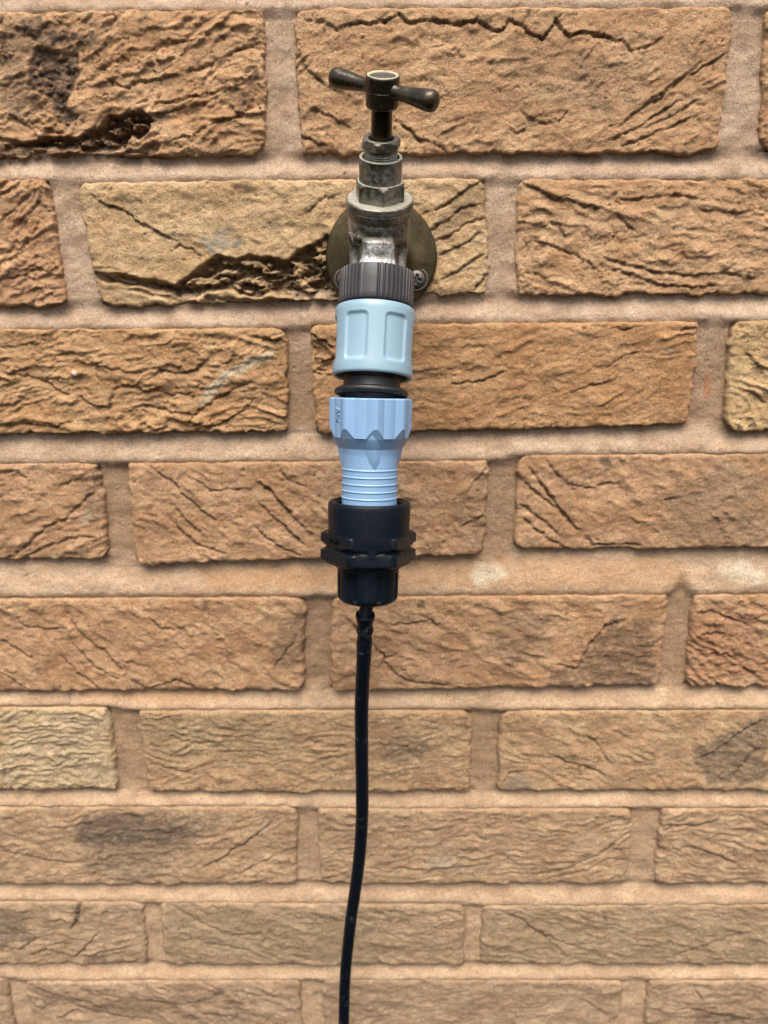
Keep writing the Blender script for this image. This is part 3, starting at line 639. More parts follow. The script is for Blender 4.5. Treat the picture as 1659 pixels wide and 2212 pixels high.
def build_brick(key, C, res, plain=False):
    s = sum(ord(ch)*(31**i) for i, ch in enumerate(key)) % 9973
    C = np.array(C, float)                   # corners TL TR BR BL
    w = np.linalg.norm(C[1]-C[0]); h = np.linalg.norm(C[3]-C[0])
    nu, nv = int(w/res)+1, int(h/res)+1
    u = np.linspace(0, 1, nu)[None, :]; v = np.linspace(0, 1, nv)[:, None]
    # small border rings continue as the brick's sides
    P = ((1-u)*(1-v))[..., None]*C[0]+(u*(1-v))[..., None]*C[1]+(u*v)[..., None]*C[2]+((1-u)*v)[..., None]*C[3]
    X, Z = P[..., 0].copy(), P[..., 1].copy()
    du, dv = np.minimum(u, 1-u)*w, np.minimum(v, 1-v)*h
    du, dv = np.broadcast_to(du, X.shape), np.broadcast_to(dv, X.shape)
    # ragged arrises, raggedest along the bottom
    e = lambda a, b: np.exp(-a/b)
    rag = 1.0 if not plain else .6
    jz = rag*(1.9*fbm(X/16, Z*0+s, s+11, 2)+1.5*fbm(X/4.5, Z*0+s, s+12, 4))
    jx = rag*(2.1*fbm(Z/14, X*0+s, s+13, 2)+1.4*fbm(Z/4, X*0+s, s+14, 4))
    low = np.broadcast_to(v > .5, X.shape); right = np.broadcast_to(u > .5, X.shape)
    Z = Z+np.where(low, 1.15*jz+.3, .5*np.roll(jz, 47, 1))*e(dv, 2.5)
    X = X+np.where(right, jx, .75*np.roll(jx, 31, 0))*e(du, 2.5)
    # knocked-off corners
    rnd = random.Random(s)
    for cu, cv in ((0, 0), (1, 0), (1, 1), (0, 1)):
        a = np.abs(u-cu)*w; b = np.abs(v-cv)*h
        k = rnd.uniform(.6, 3.4)*np.exp(-(a+b)/rnd.uniform(2.5, 5.0))
        X = X+k*(1 if cu == 0 else -1); Z = Z+k*.8*(-1 if cv == 0 else 1)
    # relief
    wx = X+2.2*fbm(X/5, Z/5, s+21, 5, .66); wz = Z+2.2*fbm(X/5, Z/5, s+22, 5, .66)
    wx2 = X+1.8*fbm(X/8, Z/8, s+23, 2); wz2 = Z+1.8*fbm(X/8, Z/8, s+24, 2)
    lam, amp, ang, smooth, torn = FOLD.get(key, (6, 1.0, (s % 50)-25, .5, .4))
    soft_row = key[0] in 'DEFGHIJ'
    ramp = .34 if soft_row else .2
    H = 1.2*fbm(X/45, Z/30, s+31, 3)+.95*fbm(X/13, Z/9, s+32, 3)+.42*fbm(X/4.2, Z/2.8, s+33, 4, .62)
    act = torn*sstep(.25, .70, .62+.75*fbm(X/22, Z/14, s+34, 3)-.45*smooth)      # where the face is torn
    if plain:
        H = H+folds(X, Z, lam, amp, ang, smooth, s)
    else:
        H = H+folds(X, Z, lam, amp, ang, smooth, s, ramp)
        H = H+folds(X, Z, lam*.5, amp*.40, ang+8, smooth+.04, s+71, ramp)
        H = H+folds(X, Z, lam*2.1, amp*.9, ang-14, .5, s+131, ramp)
        # winding tears: thin, sharp on the upper lip
        n1 = fbm(wx/13, wz/8.5, s+141, 3); n2 = fbm(wx/7+.35*n1, wz/4.5, s+142, 3)
        H = H-.95*np.exp(-(n1/.045)**2)*act-.7*np.exp(-(n2/.06)**2)*act*sstep(-.2, .3, fbm(X/15, Z/10, s+143, 2))
        H = H+.75*act*(sstep(-.12, .10, n1)-.5)
        # crumbly grain
        H = H+.30*act*fbm(X/1.9, Z/1.5, s+144, 2)+.14*fbm(X/1.7, Z/1.4, s+145, 2)
        # sand pits and proud grains
        g = noise(X/1.9, Z/1.9, s+146); H = H-.55*sstep(.55, .8, g)*sstep(-.3, .3, fbm(X/17, Z/12, s+147, 2))+.35*sstep(.62, .85, -g)
        pit = noise(X/3.1, Z/3.1, s+35); H = H-1.3*sstep(.62, .85, pit)*sstep(-.1, .3, noise(X/22, Z/22, s+36))
        for b, dep, stp, pl in CRACKS:
            if b != key: continue
            d, sd, al = line_dist(pl, wx, wz)
            env = np.clip(np.minimum(al, 1-al)*5, 0, 1)**.7*np.clip(.72+.9*fbm(X/7, Z/7, s+41, 3), .12, 1.5)
            below = sd < 0
            H = H+np.where(below, -stp*np.exp(-d/5.5), .28*stp*np.exp(-d/4.0))*env-1.15*dep*np.exp(-(d/(.62 if soft_row else .46))**2)*env
        for b, dep, pl in CAVITIES:
            if b != key: continue
            d = poly_sdf(pl, wx2, wz2)
            k = sstep(1.0, -1.4, d)
            lump = sstep(-.12, .22, fbm(wx/11, wz/4.5, s+51, 4, .6))*sstep(-.6, -2.2, d)
            rough_in = 1.15-.95*lump+.40*fbm(X/3.2, Z/2.2, s+52, 3)
            H = H-dep*k*np.clip(rough_in*(.75+.4*sstep(0, -4, d)), .08, 1.6)
            H = H+.5*np.exp(-np.abs(d-1.2)/2.0)*sstep(-.5, 1.0, d)
    r = 2.4+2.6*fbm(X/11, Z/11, s+61, 3)
    r = np.clip(r+(1.0 if soft_row else 0)+1.0*noise(X/5, Z/5, s+63), .8, 6.0)
    for dd, k in ((du, 1.0), (dv, np.where(low, .75, .30 if soft_row else .6))):
        t = np.clip(1-dd/r, 0, 1)
        H = H-k*r*(1-np.sqrt(np.clip(1-t*t, 0, 1)))
    Y = -(H+.9*((s % 100)/100-.5)+.3)
    # colours: fired clay tones, stain patches, and darker tints over the cavities
    warm = np.array((1.10, 1.06, 1.05)) if key[0] in 'CDE' else np.array((1.12, 1.09, 1.11)) if key[0] in 'ZAB' else np.array((1.11, 1.075, 1.05))
    c1, c2 = [np.array(c)*warm for c in TONES1.get(key, TONES[key[0]])]
    m = sstep(.25, .75, .5+.75*fbm(X/28, Z/20, s+81, 4))[..., None]
    T = c1+(c2-c1)*m
    T = T*(1+.16*fbm(X/5, Z/4, s+82, 3))[..., None]
    red = sstep(.30, .62, fbm(X/20, Z/14, s+83, 4))[..., None]*.25
    T = T+(np.array((.40, .235, .13))-T)*red
    gry = sstep(.26, .58, fbm(X/14, Z/9, s+84, 5, .6))[..., None]*.58
    T = T+(np.array((.21, .165, .115))-T)*gry
    yel = sstep(.26, .58, fbm(X/20, Z/12, s+85, 5, .6))[..., None]*.48
    T = T+(np.array((.53, .40, .22))-T)*yel
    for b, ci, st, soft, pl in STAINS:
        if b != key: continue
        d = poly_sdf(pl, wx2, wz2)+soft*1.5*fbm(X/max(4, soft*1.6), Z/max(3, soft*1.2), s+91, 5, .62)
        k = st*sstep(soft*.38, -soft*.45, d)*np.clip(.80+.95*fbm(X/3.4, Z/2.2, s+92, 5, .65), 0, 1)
        if ci == 3: k = k*(1-.8*sstep(-.12, .22, fbm(wx/11, wz/4.5, s+51, 4, .6)))  # this tint keeps to the low parts of the cavity, weaker on the lumps
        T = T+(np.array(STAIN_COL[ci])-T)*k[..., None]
    T = np.clip(T, .015, .9)
    V = np.stack([X, Y, Z], -1)
    # sides: two more rings running back into the mortar
    def pad(A):
        A = np.concatenate([A[:1], A[:1], A, A[-1:], A[-1:]], 0)
        return np.concatenate([A[:, :1], A[:, :1], A, A[:, -1:], A[:, -1:]], 1)
    V, T = pad(V), pad(T)
    ring = np.full(V.shape[:2], 2); n, mm_ = ring.shape
    ii = np.minimum(np.arange(n), n-1-np.arange(n))[:, None]; jj = np.minimum(np.arange(mm_), mm_-1-np.arange(mm_))[None, :]
    ring = np.minimum(2, np.minimum(ii, jj))
    V[..., 1] = np.where(ring == 1, np.maximum(V[..., 1]+3.0, 4.0), np.where(ring == 0, 16.0, V[..., 1]))
    F = grid_faces(n, mm_)
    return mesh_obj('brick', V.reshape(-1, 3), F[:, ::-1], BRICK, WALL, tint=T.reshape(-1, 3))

RES = {'A': .62, 'B': .66, 'C': .72, 'D': .78, 'E': .82, 'F': .88, 'G': .95, 'H': 1.0, 'I': 1.05}
for key, C in BRICKS.items():
    build_brick(key, C, RES[key[0]])
for key, C in PLAIN.items():
    build_brick(key, C, 2.2, plain=True)

def build_mortar():
    x0, x1, z0, z1, res = -345.0, 455.0, -662.0, 148.0, 1.05
    # finer in the part of the wall close to the tap
    xs = np.arange(x0, x1, res); zs = np.arange(z0, z1, res)
    X, Z = np.meshgrid(xs, zs)
    D = np.full(X.shape, 40.0)
    allb = [np.array(c, float) for c in list(BRICKS.values())+list(PLAIN.values())]
    up = np.full(X.shape, 40.0); dn = np.full(X.shape, 40.0)      # distance to the brick above / below
    for C in allb:
        lo, hi = C.min(0)-30, C.max(0)+30
        j0, j1 = np.searchsorted(xs, lo[0]), np.searchsorted(xs, hi[0]); i0, i1 = np.searchsorted(zs, lo[1]), np.searchsorted(zs, hi[1])
        if j1 <= j0 or i1 <= i0: continue
        sl = (slice(i0, i1), slice(j0, j1))
        d = poly_sdf([tuple(p) for p in C], X[sl], Z[sl])
        D[sl] = np.minimum(D[sl], d)
        zc = C[:, 1].mean()
        a = (Z[sl] < C[2:, 1].mean()+1); b = (Z[sl] > C[:2, 1].mean()-1)
        up[sl] = np.where(a, np.minimum(up[sl], np.abs(d)), up[sl])
        dn[sl] = np.where(b, np.minimum(dn[sl], np.abs(d)), dn[sl])
    bed = up/(up+dn)                        # 0 right under a brick, 1 right above one
    def blur(A, r):
        for ax in (0, 1):
            n = A.shape[ax]; P = np.concatenate([np.repeat(A.take([0], ax), r+1, ax), A, np.repeat(A.take([n-1], ax), r, ax)], ax)
            c = np.cumsum(P, ax); w = 2*r+1
            A = (c.take(range(w, w+n), ax)-c.take(range(0, n), ax))/w
        return A
    inbed = blur((up+dn < 30).astype(float), 2)
    prof = 4.8-4.6*sstep(.0, .92, bed)
    perp = 2.6+1.9*sstep(-60, -120, Z)*sstep(-430, -330, Z)-1.0*fbm(X/12, Z/12, 401, 2)
    rec = blur(prof*inbed+perp*(1-inbed), 2)
    rec = rec+.75*fbm(X/16, Z/9, 402, 3)+.50*fbm(X/3.4, Z/3.4, 403, 4, .66)
    grit = noise(X/2.3, Z/2.3, 404); rec = rec-.7*sstep(.6, .9, grit)+1.4*sstep(.62, .88, -grit)*sstep(-.2, .4, noise(X/26, Z/20, 406))
    # mortar smeared a little up the arris of each brick
    smear = np.clip(.55+1.1*fbm(X/12, Z/12, 405, 3), 0, 1)
    rec = rec-np.where(bed > .5, .9, .5)*np.exp(-np.clip(D, 0, 9)/1.5)*smear
    reach = np.where(dn < up, 1.2+2.6*smear, np.where(inbed < .5, .4+1.5*smear, .7*smear))+.7*fbm(X/3.6, Z/3.6, 407, 3)           # how far the mortar laps over the arris
    rec = np.where(D < -reach, rec+(-D-reach)*np.where(dn < up, 1.1, np.where(inbed < .5, 1.5, 3.0)), rec)
    c1, c2 = np.array((.455, .31, .195)), np.array((.55, .39, .25))
    top = sstep(-330, -60, Z)[..., None]
    c1 = c1*(1-top)+np.array((.42, .295, .20))*top; c2 = c2*(1-top)+np.array((.52, .385, .275))*top
    T = c1+(c2-c1)*sstep(.3, .7, .5+.7*fbm(X/24, Z/12, 411, 4))[..., None]
    # upright joints tinted browner than the beds, most in the middle courses
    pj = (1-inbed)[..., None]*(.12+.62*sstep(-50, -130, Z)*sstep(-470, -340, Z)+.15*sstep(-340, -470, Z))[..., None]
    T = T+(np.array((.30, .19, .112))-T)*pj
    T = T*(1+.20*fbm(X/5, Z/5, 412, 4, .6))[..., None]
    rd = sstep(.38, .62, fbm(X/9, Z/6, 413, 3))[..., None]*.35
    T = T+(np.array((.40, .22, .12))-T)*rd
    MC = [(.47, .27, .135), (.66, .60, .45), (.36, .14, .06)]
    for ci, st, soft, pl in MORTAR_STAINS:
        d = poly_sdf(pl, X, Z)+soft*fbm(X/max(3, soft), Z/max(3, soft), 421, 3)
        T = T+(np.array(MC[ci])-T)*(st*sstep(soft*.6, -soft*.6, d))[..., None]
    V = np.stack([X, rec, Z], -1).reshape(-1, 3)
    F = grid_faces(*X.shape)
    keep = (D.reshape(-1)[F] > -5.2).any(1)
    F = F[keep]
    used = np.unique(F); remap = np.zeros(len(V), np.int64); remap[used] = np.arange(len(used))
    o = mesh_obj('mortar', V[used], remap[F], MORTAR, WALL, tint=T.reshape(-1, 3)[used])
build_mortar()

# ------------------------------------------------------------------ turned parts
class Axis:
    """a straight axis: t runs along d, angle 0 faces the viewer, +90 degrees is to the right"""
    def __init__(self, P, d):
        self.P = np.array(P, float); self.d = np.array(d, float)/np.linalg.norm(d)
        f = np.array((0, -1.0, 0)); f = f-self.d*f.dot(self.d)
        if np.linalg.norm(f) < .2:
            f = np.array((0, 0, 1.0)); f = f-self.d*f.dot(self.d)
        self.f = f/np.linalg.norm(f)
        r = np.cross(self.d, self.f)
        self.r = r if r[0] > 0 or abs(r[0]) < 1e-6 else -r
    def at(self, t): return self.P+self.d*t
    def pt(self, t, th, R):
        t, th, R = np.broadcast_arrays(np.asarray(t, float), np.asarray(th, float), np.asarray(R, float))
        return self.P+t[..., None]*self.d+(R*np.cos(th))[..., None]*self.f+(R*np.sin(th))[..., None]*self.r

def rounded(pts):
    """(t, r[, corner radius]) -> outline with rounded corners"""
    out = []
    for i, p in enumerate(pts):
        c = p[2] if len(p) > 2 else 0
        if c <= 0 or i in (0, len(pts)-1):
            out.append((p[0], p[1])); continue
        a = np.array(pts[i-1][:2], float); b = np.array(p[:2], float); q = np.array(pts[i+1][:2], float)
        la, lq = np.linalg.norm(a-b), np.linalg.norm(q-b)
        k = min(c, la*.49, lq*.49)
        s, e = b+(a-b)/la*k, b+(q-b)/lq*k
        for w in (0, .25, .5, .75, 1):
            z = (1-w)**2*s+2*w*(1-w)*b+w*w*e
            out.append((z[0], z[1]))
    return np.array(out)

def turned(name, ax, pts, mat, parent, seg=96, rmod=None, angle=38, cap0=False, cap1=False, second=None):
    pr = rounded(pts)
    th = np.linspace(0, 2*np.pi, seg, endpoint=False)[None, :]
    t = np.repeat(pr[:, :1], seg, 1); r = np.repeat(pr[:, 1:], seg, 1)
    if rmod is not None:
        r = rmod(t, np.repeat(th, len(pr), 0), r)
    V = ax.pt(t, np.repeat(th, len(pr), 0), r).reshape(-1, 3)
    F = [tuple(f) for f in grid_faces(len(pr), seg, True)]
    if cap0: F.append(tuple(range(seg)))
    if cap1: F.append(tuple((len(pr)-1)*seg+k for k in reversed(range(seg))))
    o = mesh_obj(name, V, F, mat, parent, angle=angle)
    if second is not None:                   # another finish on some of the rings
        o.data.materials.append(second[0])
        mi = np.zeros(len(o.data.polygons), np.int32)
        for i in range(len(pr)-1):
            if second[1](*((pr[i]+pr[i+1])/2)): mi[i*seg:(i+1)*seg] = 1
        o.data.polygons.foreach_set('material_index', mi)
    bm = bmesh.new(); bm.from_mesh(o.data); bmesh.ops.recalc_face_normals(bm, faces=bm.faces); bm.to_mesh(o.data); bm.free()
    return o

def angdist(th, c): return (th-c+np.pi) % (2*np.pi)-np.pi
def hexr(th, corner, front):
    """radius of a hexagon with its corner turned to angle front"""
    a = (th-front+np.pi/6*0) % (np.pi/3)
    return corner*math.cos(math.pi/6)/np.cos(a-np.pi/6)

def letters(text, size, depth, ax, t, th, R, mat, parent, along=True, spin=0.0, name='lettering', flip=False):
    """raised letters laid on a turned surface"""
    cu = bpy.data.curves.new(name, 'FONT'); cu.body = text; cu.size = size; cu.extrude = depth
    cu.align_x = 'CENTER'; cu.align_y = 'CENTER'; cu.resolution_u = 3
    tmp = bpy.data.objects.new(name, cu); scene.collection.objects.link(tmp)
    me = bpy.data.meshes.new_from_object(tmp.evaluated_get(bpy.context.evaluated_depsgraph_get()))
    bpy.data.objects.remove(tmp); bpy.data.curves.remove(cu)
    co = np.zeros(len(me.vertices)*3); me.vertices.foreach_get('co', co); co = co.reshape(-1, 3)
    a = math.radians(spin); ca_, sa_ = math.cos(a), math.sin(a)
    x, y = co[:, 0]*ca_-co[:, 1]*sa_, co[:, 0]*sa_+co[:, 1]*ca_
    sgn = 1.0 if ax.d[2] > 0 else -1.0
    P = ax.pt(t+sgn*y, th+x/R, R+co[:, 2])
    F = [tuple(p.vertices) for p in me.polygons]
    o = mesh_obj(name, P, F, mat, parent, smooth=False)
    bpy.data.meshes.remove(me)
    return o

P0 = np.array((46.54, -60.0, -42.05))                     # where the valve, the spout and the inlet meet
STEM = Axis(P0, (.03737, -.45367, .89038))
SPOUT = Axis(P0, (-.0547, -.2668, -.9622))
END = SPOUT.at(69.0)
LOWER = Axis(END, (-.02721, -.12182, -.99218))

# ------------------------------------------------------------------ the tap
TAP = thing('garden_tap', (47.0, 0, -44.5), 'old weathered brass bib tap with dark tee handle on a round wall plate', 'tap')
WALLAX = Axis((47.0, 0, -44.5), (0, -1, 0))
def plate_bend(t, th, r): return r*(1+.012*np.cos(3*th+.6))
turned('wall_plate', WALLAX, [(-1.5, 29.2), (1.6, 29.4, .8), (2.9, 28.6, .8), (3.4, 24, 2), (4.2, 17, 2), (8.5, 13.6, 2.5), (20, 12.6, .5), (20.5, 9)], BRASS, TAP, 120, plate_bend)
for a in (90, 210, 330):
    c = np.array((47.0+21.6*math.cos(math.radians(a)), -3.2, -44.5+23.0*math.sin(math.radians(a))))
    sx = Axis(c, (0, -1, 0))
    n = 40; rr = np.concatenate([np.linspace(0.05, 4.3, 16), [4.6, 4.7]])[:, None]; th = np.linspace(0, 2*np.pi, n, endpoint=False)[None, :]
    rot = math.radians(a+17)
    lx, lz = rr*np.cos(th+rot), rr*np.sin(th+rot)
    hgt = 2.2*np.sqrt(np.clip(1-(rr/4.75)**2, 0, 1))+0*th
    slot = np.maximum(sstep(.72, .42, np.abs(lx))*sstep(2.9, 2.3, np.abs(lz)), sstep(.72, .42, np.abs(lz))*sstep(2.9, 2.3, np.abs(lx)))
    hgt = hgt-1.5*slot; hgt[-1] = -.6
    V = sx.pt(hgt, th, rr+0*th).reshape(-1, 3)
    F = [tuple(f) for f in grid_faces(len(rr), n, True)]+[tuple(range(n))]
    o = mesh_obj('screw', V, F, SCREW, TAP, angle=50)
    bm = bmesh.new(); bm.from_mesh(o.data); bmesh.ops.recalc_face_normals(bm, faces=bm.faces); bm.to_mesh(o.data); bm.free()
    # raised seat round the screw
    turned('screw_seat', sx, [(-.6, 6.6), (.35, 6.2, .3), (.5, 5.2, .3), (-.6, 4.9)], BRASS if a == 90 else SCREW, TAP, 40)

INLET = Axis((47.0, -18.0, -44.2), (P0-np.array((47.0, -18.0, -44.2))))
turned('inlet_pipe', INLET, [(0, 10.5), (2, 10.8), (20, 10.8, 2), (27, 12.5, 2), (44, 12.0)], PEWTER, TAP, 64)
turned('inlet_nut', INLET, [(3, 9), (3, 14.4, .8), (13, 14.4, .8), (13, 9)], PEWTER, TAP, 120, lambda t, th, r: np.minimum(r, np.where(r > 10, hexr(th, 15.2, .2), r)))

# body: a cast bell that bends from the valve axis into the spout
def build_body():
    seg = 144
    a, b = STEM.at(17.6), SPOUT.at(14.5)
    K = 54; ks = np.linspace(0, 1, K)
    cen = np.array([(1-k)**2*a+2*k*(1-k)*P0+k*k*b for k in ks])
    tan = np.gradient(cen, axis=0); tan /= np.linalg.norm(tan, axis=1)[:, None]
    th = np.linspace(0, 2*np.pi, seg, endpoint=False)
    V = np.zeros((K, seg, 3))
    for i, k in enumerate(ks):
        d = tan[i]; f = np.array((0, -1.0, 0)); f -= d*f.dot(d); f /= np.linalg.norm(f); r = np.cross(f, d)
        if r[0] < 0: r = -r
        R = 14.0-1.5*k+.55*math.exp(-((k-.02)/.05)**2)-.35*math.exp(-((k-.13)/.03)**2)
        at_ = np.abs(angdist(th, 0.0))
        inpk = sstep(.60, .78, at_)*sstep(1.32, 1.12, at_)            # hollow to each side of the front rib
        arch = sstep(.40, .56, k+.20*(at_-.95)**2)*sstep(1.06, .90, k)
        Rr = R-2.9*inpk*arch
        # front rib stands out and flares towards the spout
        rib = sstep(.62, .48, at_-.14*sstep(.6, 1, k))*sstep(.30, .44, k)
        Rr = Rr+rib*(1.35+1.0*sstep(.7, 1.0, k))
        Rr = Rr-.9*sstep(.2, .35, k)*sstep(.60, .40, k)*sstep(.9, .4, at_)*.5
        V[i] = cen[i]+(Rr*np.cos(th))[:, None]*f+(Rr*np.sin(th))[:, None]*r
    F = [tuple(q) for q in grid_faces(K, seg, True)]
    o = mesh_obj('tap_body', V.reshape(-1, 3), F, PEWTER, TAP)
    o.data.materials.append(BRIGHT)
    mi = np.zeros(len(o.data.polygons), np.int32)
    for q in range(len(mi)):
        i, j = divmod(q, seg)
        k = ks[min(i, K-1)]
        lim = .50+.14*max(0, (k-.6)/.4)
        if abs(((th[j]+math.pi) % (2*math.pi))-math.pi) < lim and k > .37+.16*abs(((th[j]+math.pi) % (2*math.pi))-math.pi)**2: mi[q] = 1
    o.data.polygons.foreach_set('material_index', mi)
    bm = bmesh.new(); bm.from_mesh(o.data); bmesh.ops.recalc_face_normals(bm, faces=bm.faces); bm.to_mesh(o.data); bm.free()
    return o
build_body()
turned('body_rim', STEM, [(15.4, 12), (15.4, 14.35, .5), (17.9, 14.6, .3), (18.2, 14.3), (18.5, 14.75, .3), (21.2, 14.8, .7), (21.5, 13.6, .4), (21.35, 8)], PEWTER, TAP, 120, second=(DUSTY, lambda t, r: t > 21.25 and r < 14.0))
letters('N2', 5.6, .9, STEM, 7.0, math.radians(-44), 15.0, PEWTER, TAP, name='cast_mark')

def bonnet_r(t, th, r):
    hx = hexr(th, 11.25, math.radians(9))
    chamf = 10.0+np.clip((28.9-t)*.8, 0, 9)
    return np.where(t < 28.95, np.minimum(np.minimum(r, hx), chamf), r)
turned('bonnet', STEM, [(21.3, 12), (22.5, 12), (24, 12), (26, 12), (27, 12), (27.6, 12), (28.2, 12), (28.9, 12), (29.0, 9.1), (37.9, 9.1, .5), (38.6, 9.0, .5), (38.4, 7.7, .4), (36.5, 7.5)], PEWTER, TAP, 180, bonnet_r, angle=28, second=(DUSTY, lambda t, r: (28.85 < t < 29.0) or (t > 38.2 and r > 7.8)))
turned('gland_thread', STEM, [(36.0, 7.0), (37.2, 7.05, .2), (37.6, 6.7), (38.0, 7.05, .2), (38.4, 6.7), (38.8, 7.05, .2), (39.2, 6.7), (39.7, 7.05, .2), (40.1, 6.7), (40.6, 7.0, .2), (42.2, 6.9), (42.4, 5)], PEWTER, TAP, 72)
def gland_r(t, th, r):
    hx = hexr(th, 8.5, math.radians(-10))
    return np.where(r > 7.6, np.minimum(np.minimum(r, hx), 7.55+np.clip(45.6-t, 0, 9)*1.25), r)
turned('gland_nut', STEM, [(42.0, 5), (42.1, 7.9), (42.25, 9.5), (43.0, 9.5), (43.6, 9.5), (44.4, 9.5), (45.1, 9.5), (45.6, 7.7), (46.0, 7.2, .4), (45.9, 5.4, .4), (43.5, 5.0)], PEWTER, TAP, 180, gland_r, angle=28)
turned('spindle', STEM, [(38, 4.35), (45, 4.35), (58.6, 4.25)], BRONZE, TAP, 48)

# tee handle: hub with two swelling arms
HUB = turned('tee_handle', STEM, [(57.0, 3.5), (57.2, 6.2, .8), (58.2, 6.65, .5), (63.4, 6.72), (63.6, 6.55), (63.8, 6.75), (68.2, 6.75, .5), (68.9, 6.5, .3), (68.9, 5.7)], BRONZE, TAP, 72)
turned('cap_ring', STEM, [(67.5, 6.2), (69.0, 6.25, .2), (69.2, 5.9, .3), (68.7, 5.35, .3), (67.2, 5.2)], LIME, TAP, 64)
turned('cap', STEM, [(67.6, 5.4), (68.75, 5.1, .4), (68.35, 4.2, .6), (68.1, 2.2, .6), (68.15, .05)], DISH, TAP, 48, cap1=True)
e1 = np.array((.9993, .01697, -.0333)); e2 = np.array((0, -.891, -.454))
hd = math.cos(math.radians(37))*e1+math.sin(math.radians(37))*e2
for sg in (1, -1):
    arm = Axis(STEM.at(63.9), sg*hd)
    turned('handle_arm', arm, [(4.8, 4.2), (6.0, 3.2), (7.2, 2.8), (10, 2.75), (13, 3.05), (17, 3.5), (20, 3.85), (22.4, 4.1), (23.9, 4.0), (24.9, 3.6), (25.5, 2.8), (25.8, 1.6), (25.85, .05)], BRONZE, TAP, 48, cap1=True, angle=60)

# ------------------------------------------------------------------ quick connector on the spout
CON = thing('tap_connector', SPOUT.at(13), 'pale sky blue hose quick connector with black ribbed collar screwed to the tap spout', 'hose connector')
def collar_r(t, th, r):
    a = th-math.radians(-12)
    n = 46
    tooth = np.abs(((a*n/(2*np.pi)) % 1.0)-.5)*2
    cut = sstep(.50, .86, tooth)*.85
    flat = sstep(math.radians(12.5), math.radians(10.5), np.abs(angdist(th, math.radians(-10.5))))
    for k in (1, 2):
        flat = np.maximum(flat, sstep(math.radians(12.5), math.radians(10.5), np.abs(angdist(th, math.radians(-10.5+120*k)))))
    return np.where(r > 15.5, r-cut*(1-flat)-.25*flat, r)
turned('collar', SPOUT, [(12.7, 12.5), (12.3, 15.8), (12.7, 16.75), (13.2, 16.9), (19, 16.95), (25, 17.0), (27.3, 17.0), (27.7, 16.8), (28.1, 15.9), (28.1, 12)], COLLAR, CON, 690, collar_r, angle=45)
turned('seal', SPOUT, [(27.6, 15.4), (28.9, 15.9, .4), (30.0, 15.6)], BLACK, CON, 64)
def build_sleeve():
    seg = 288
    out = rounded([(29.3, 15.2), (28.55, 16.2, .6), (28.9, 17.6, 1.0), (31.0, 18.15, 1.5), (44, 17.75, 6), (52, 17.85, 4), (56.5, 18.2, 1.5), (59.3, 18.15, 1.2), (60.2, 17.2, .6), (59.6, 16.4, .4), (52, 15.9)])
    # resample the long side so that the pads can be pressed in
    P = [out[0]]
    for p in out[1:]:
        n = max(1, int(np.linalg.norm(p-P[-1])/.42)); q = P[-1].copy()
        for k in range(1, n+1): P.append(q+(p-q)*k/n)
    P = np.array(P); th = np.linspace(0, 2*np.pi, seg, endpoint=False)
    T = np.repeat(P[:, :1], seg, 1); Rr = np.repeat(P[:, 1:], seg, 1); TH = np.repeat(th[None], len(P), 0)
    for k in range(6):
        c = math.radians(3.5+60*k+30)
        ax_ = np.abs(angdist(TH, c))*17.8; ay = np.abs(T-44.2)
        hw, hh, rc = 5.35, 10.0, 1.9
        qx, qy = ax_-hw+rc, ay-hh+rc
        d = np.hypot(np.clip(qx, 0, None), np.clip(qy, 0, None))+np.minimum(np.maximum(qx, qy), 0)-rc
        Rr = np.where(Rr > 16.9, Rr-.85*sstep(.65, -1.0, d)+.07*np.exp(-((d-.75)/.4)**2), Rr)
    V = SPOUT.pt(T, TH, Rr).reshape(-1, 3)
    o = mesh_obj('sleeve', V, [tuple(f) for f in grid_faces(len(P), seg, True)], SKYBLUE, CON)
    bm = bmesh.new(); bm.from_mesh(o.data); bmesh.ops.recalc_face_normals(bm, faces=bm.faces); bm.to_mesh(o.data); bm.free()
build_sleeve()
turned('neck', SPOUT, [(50, 14.5), (54, 14.0), (56, 12.95), (60.5, 12.95, .2), (60.7, 12.75), (61.0, 12.95, .2), (64.9, 12.95, .5), (65.2, 15.6, .4), (66.0, 16.8, .5), (67.5, 16.9, .5), (68.2, 16.0, .4), (68.4, 12), (70.5, 11)], NECK, CON, 96)

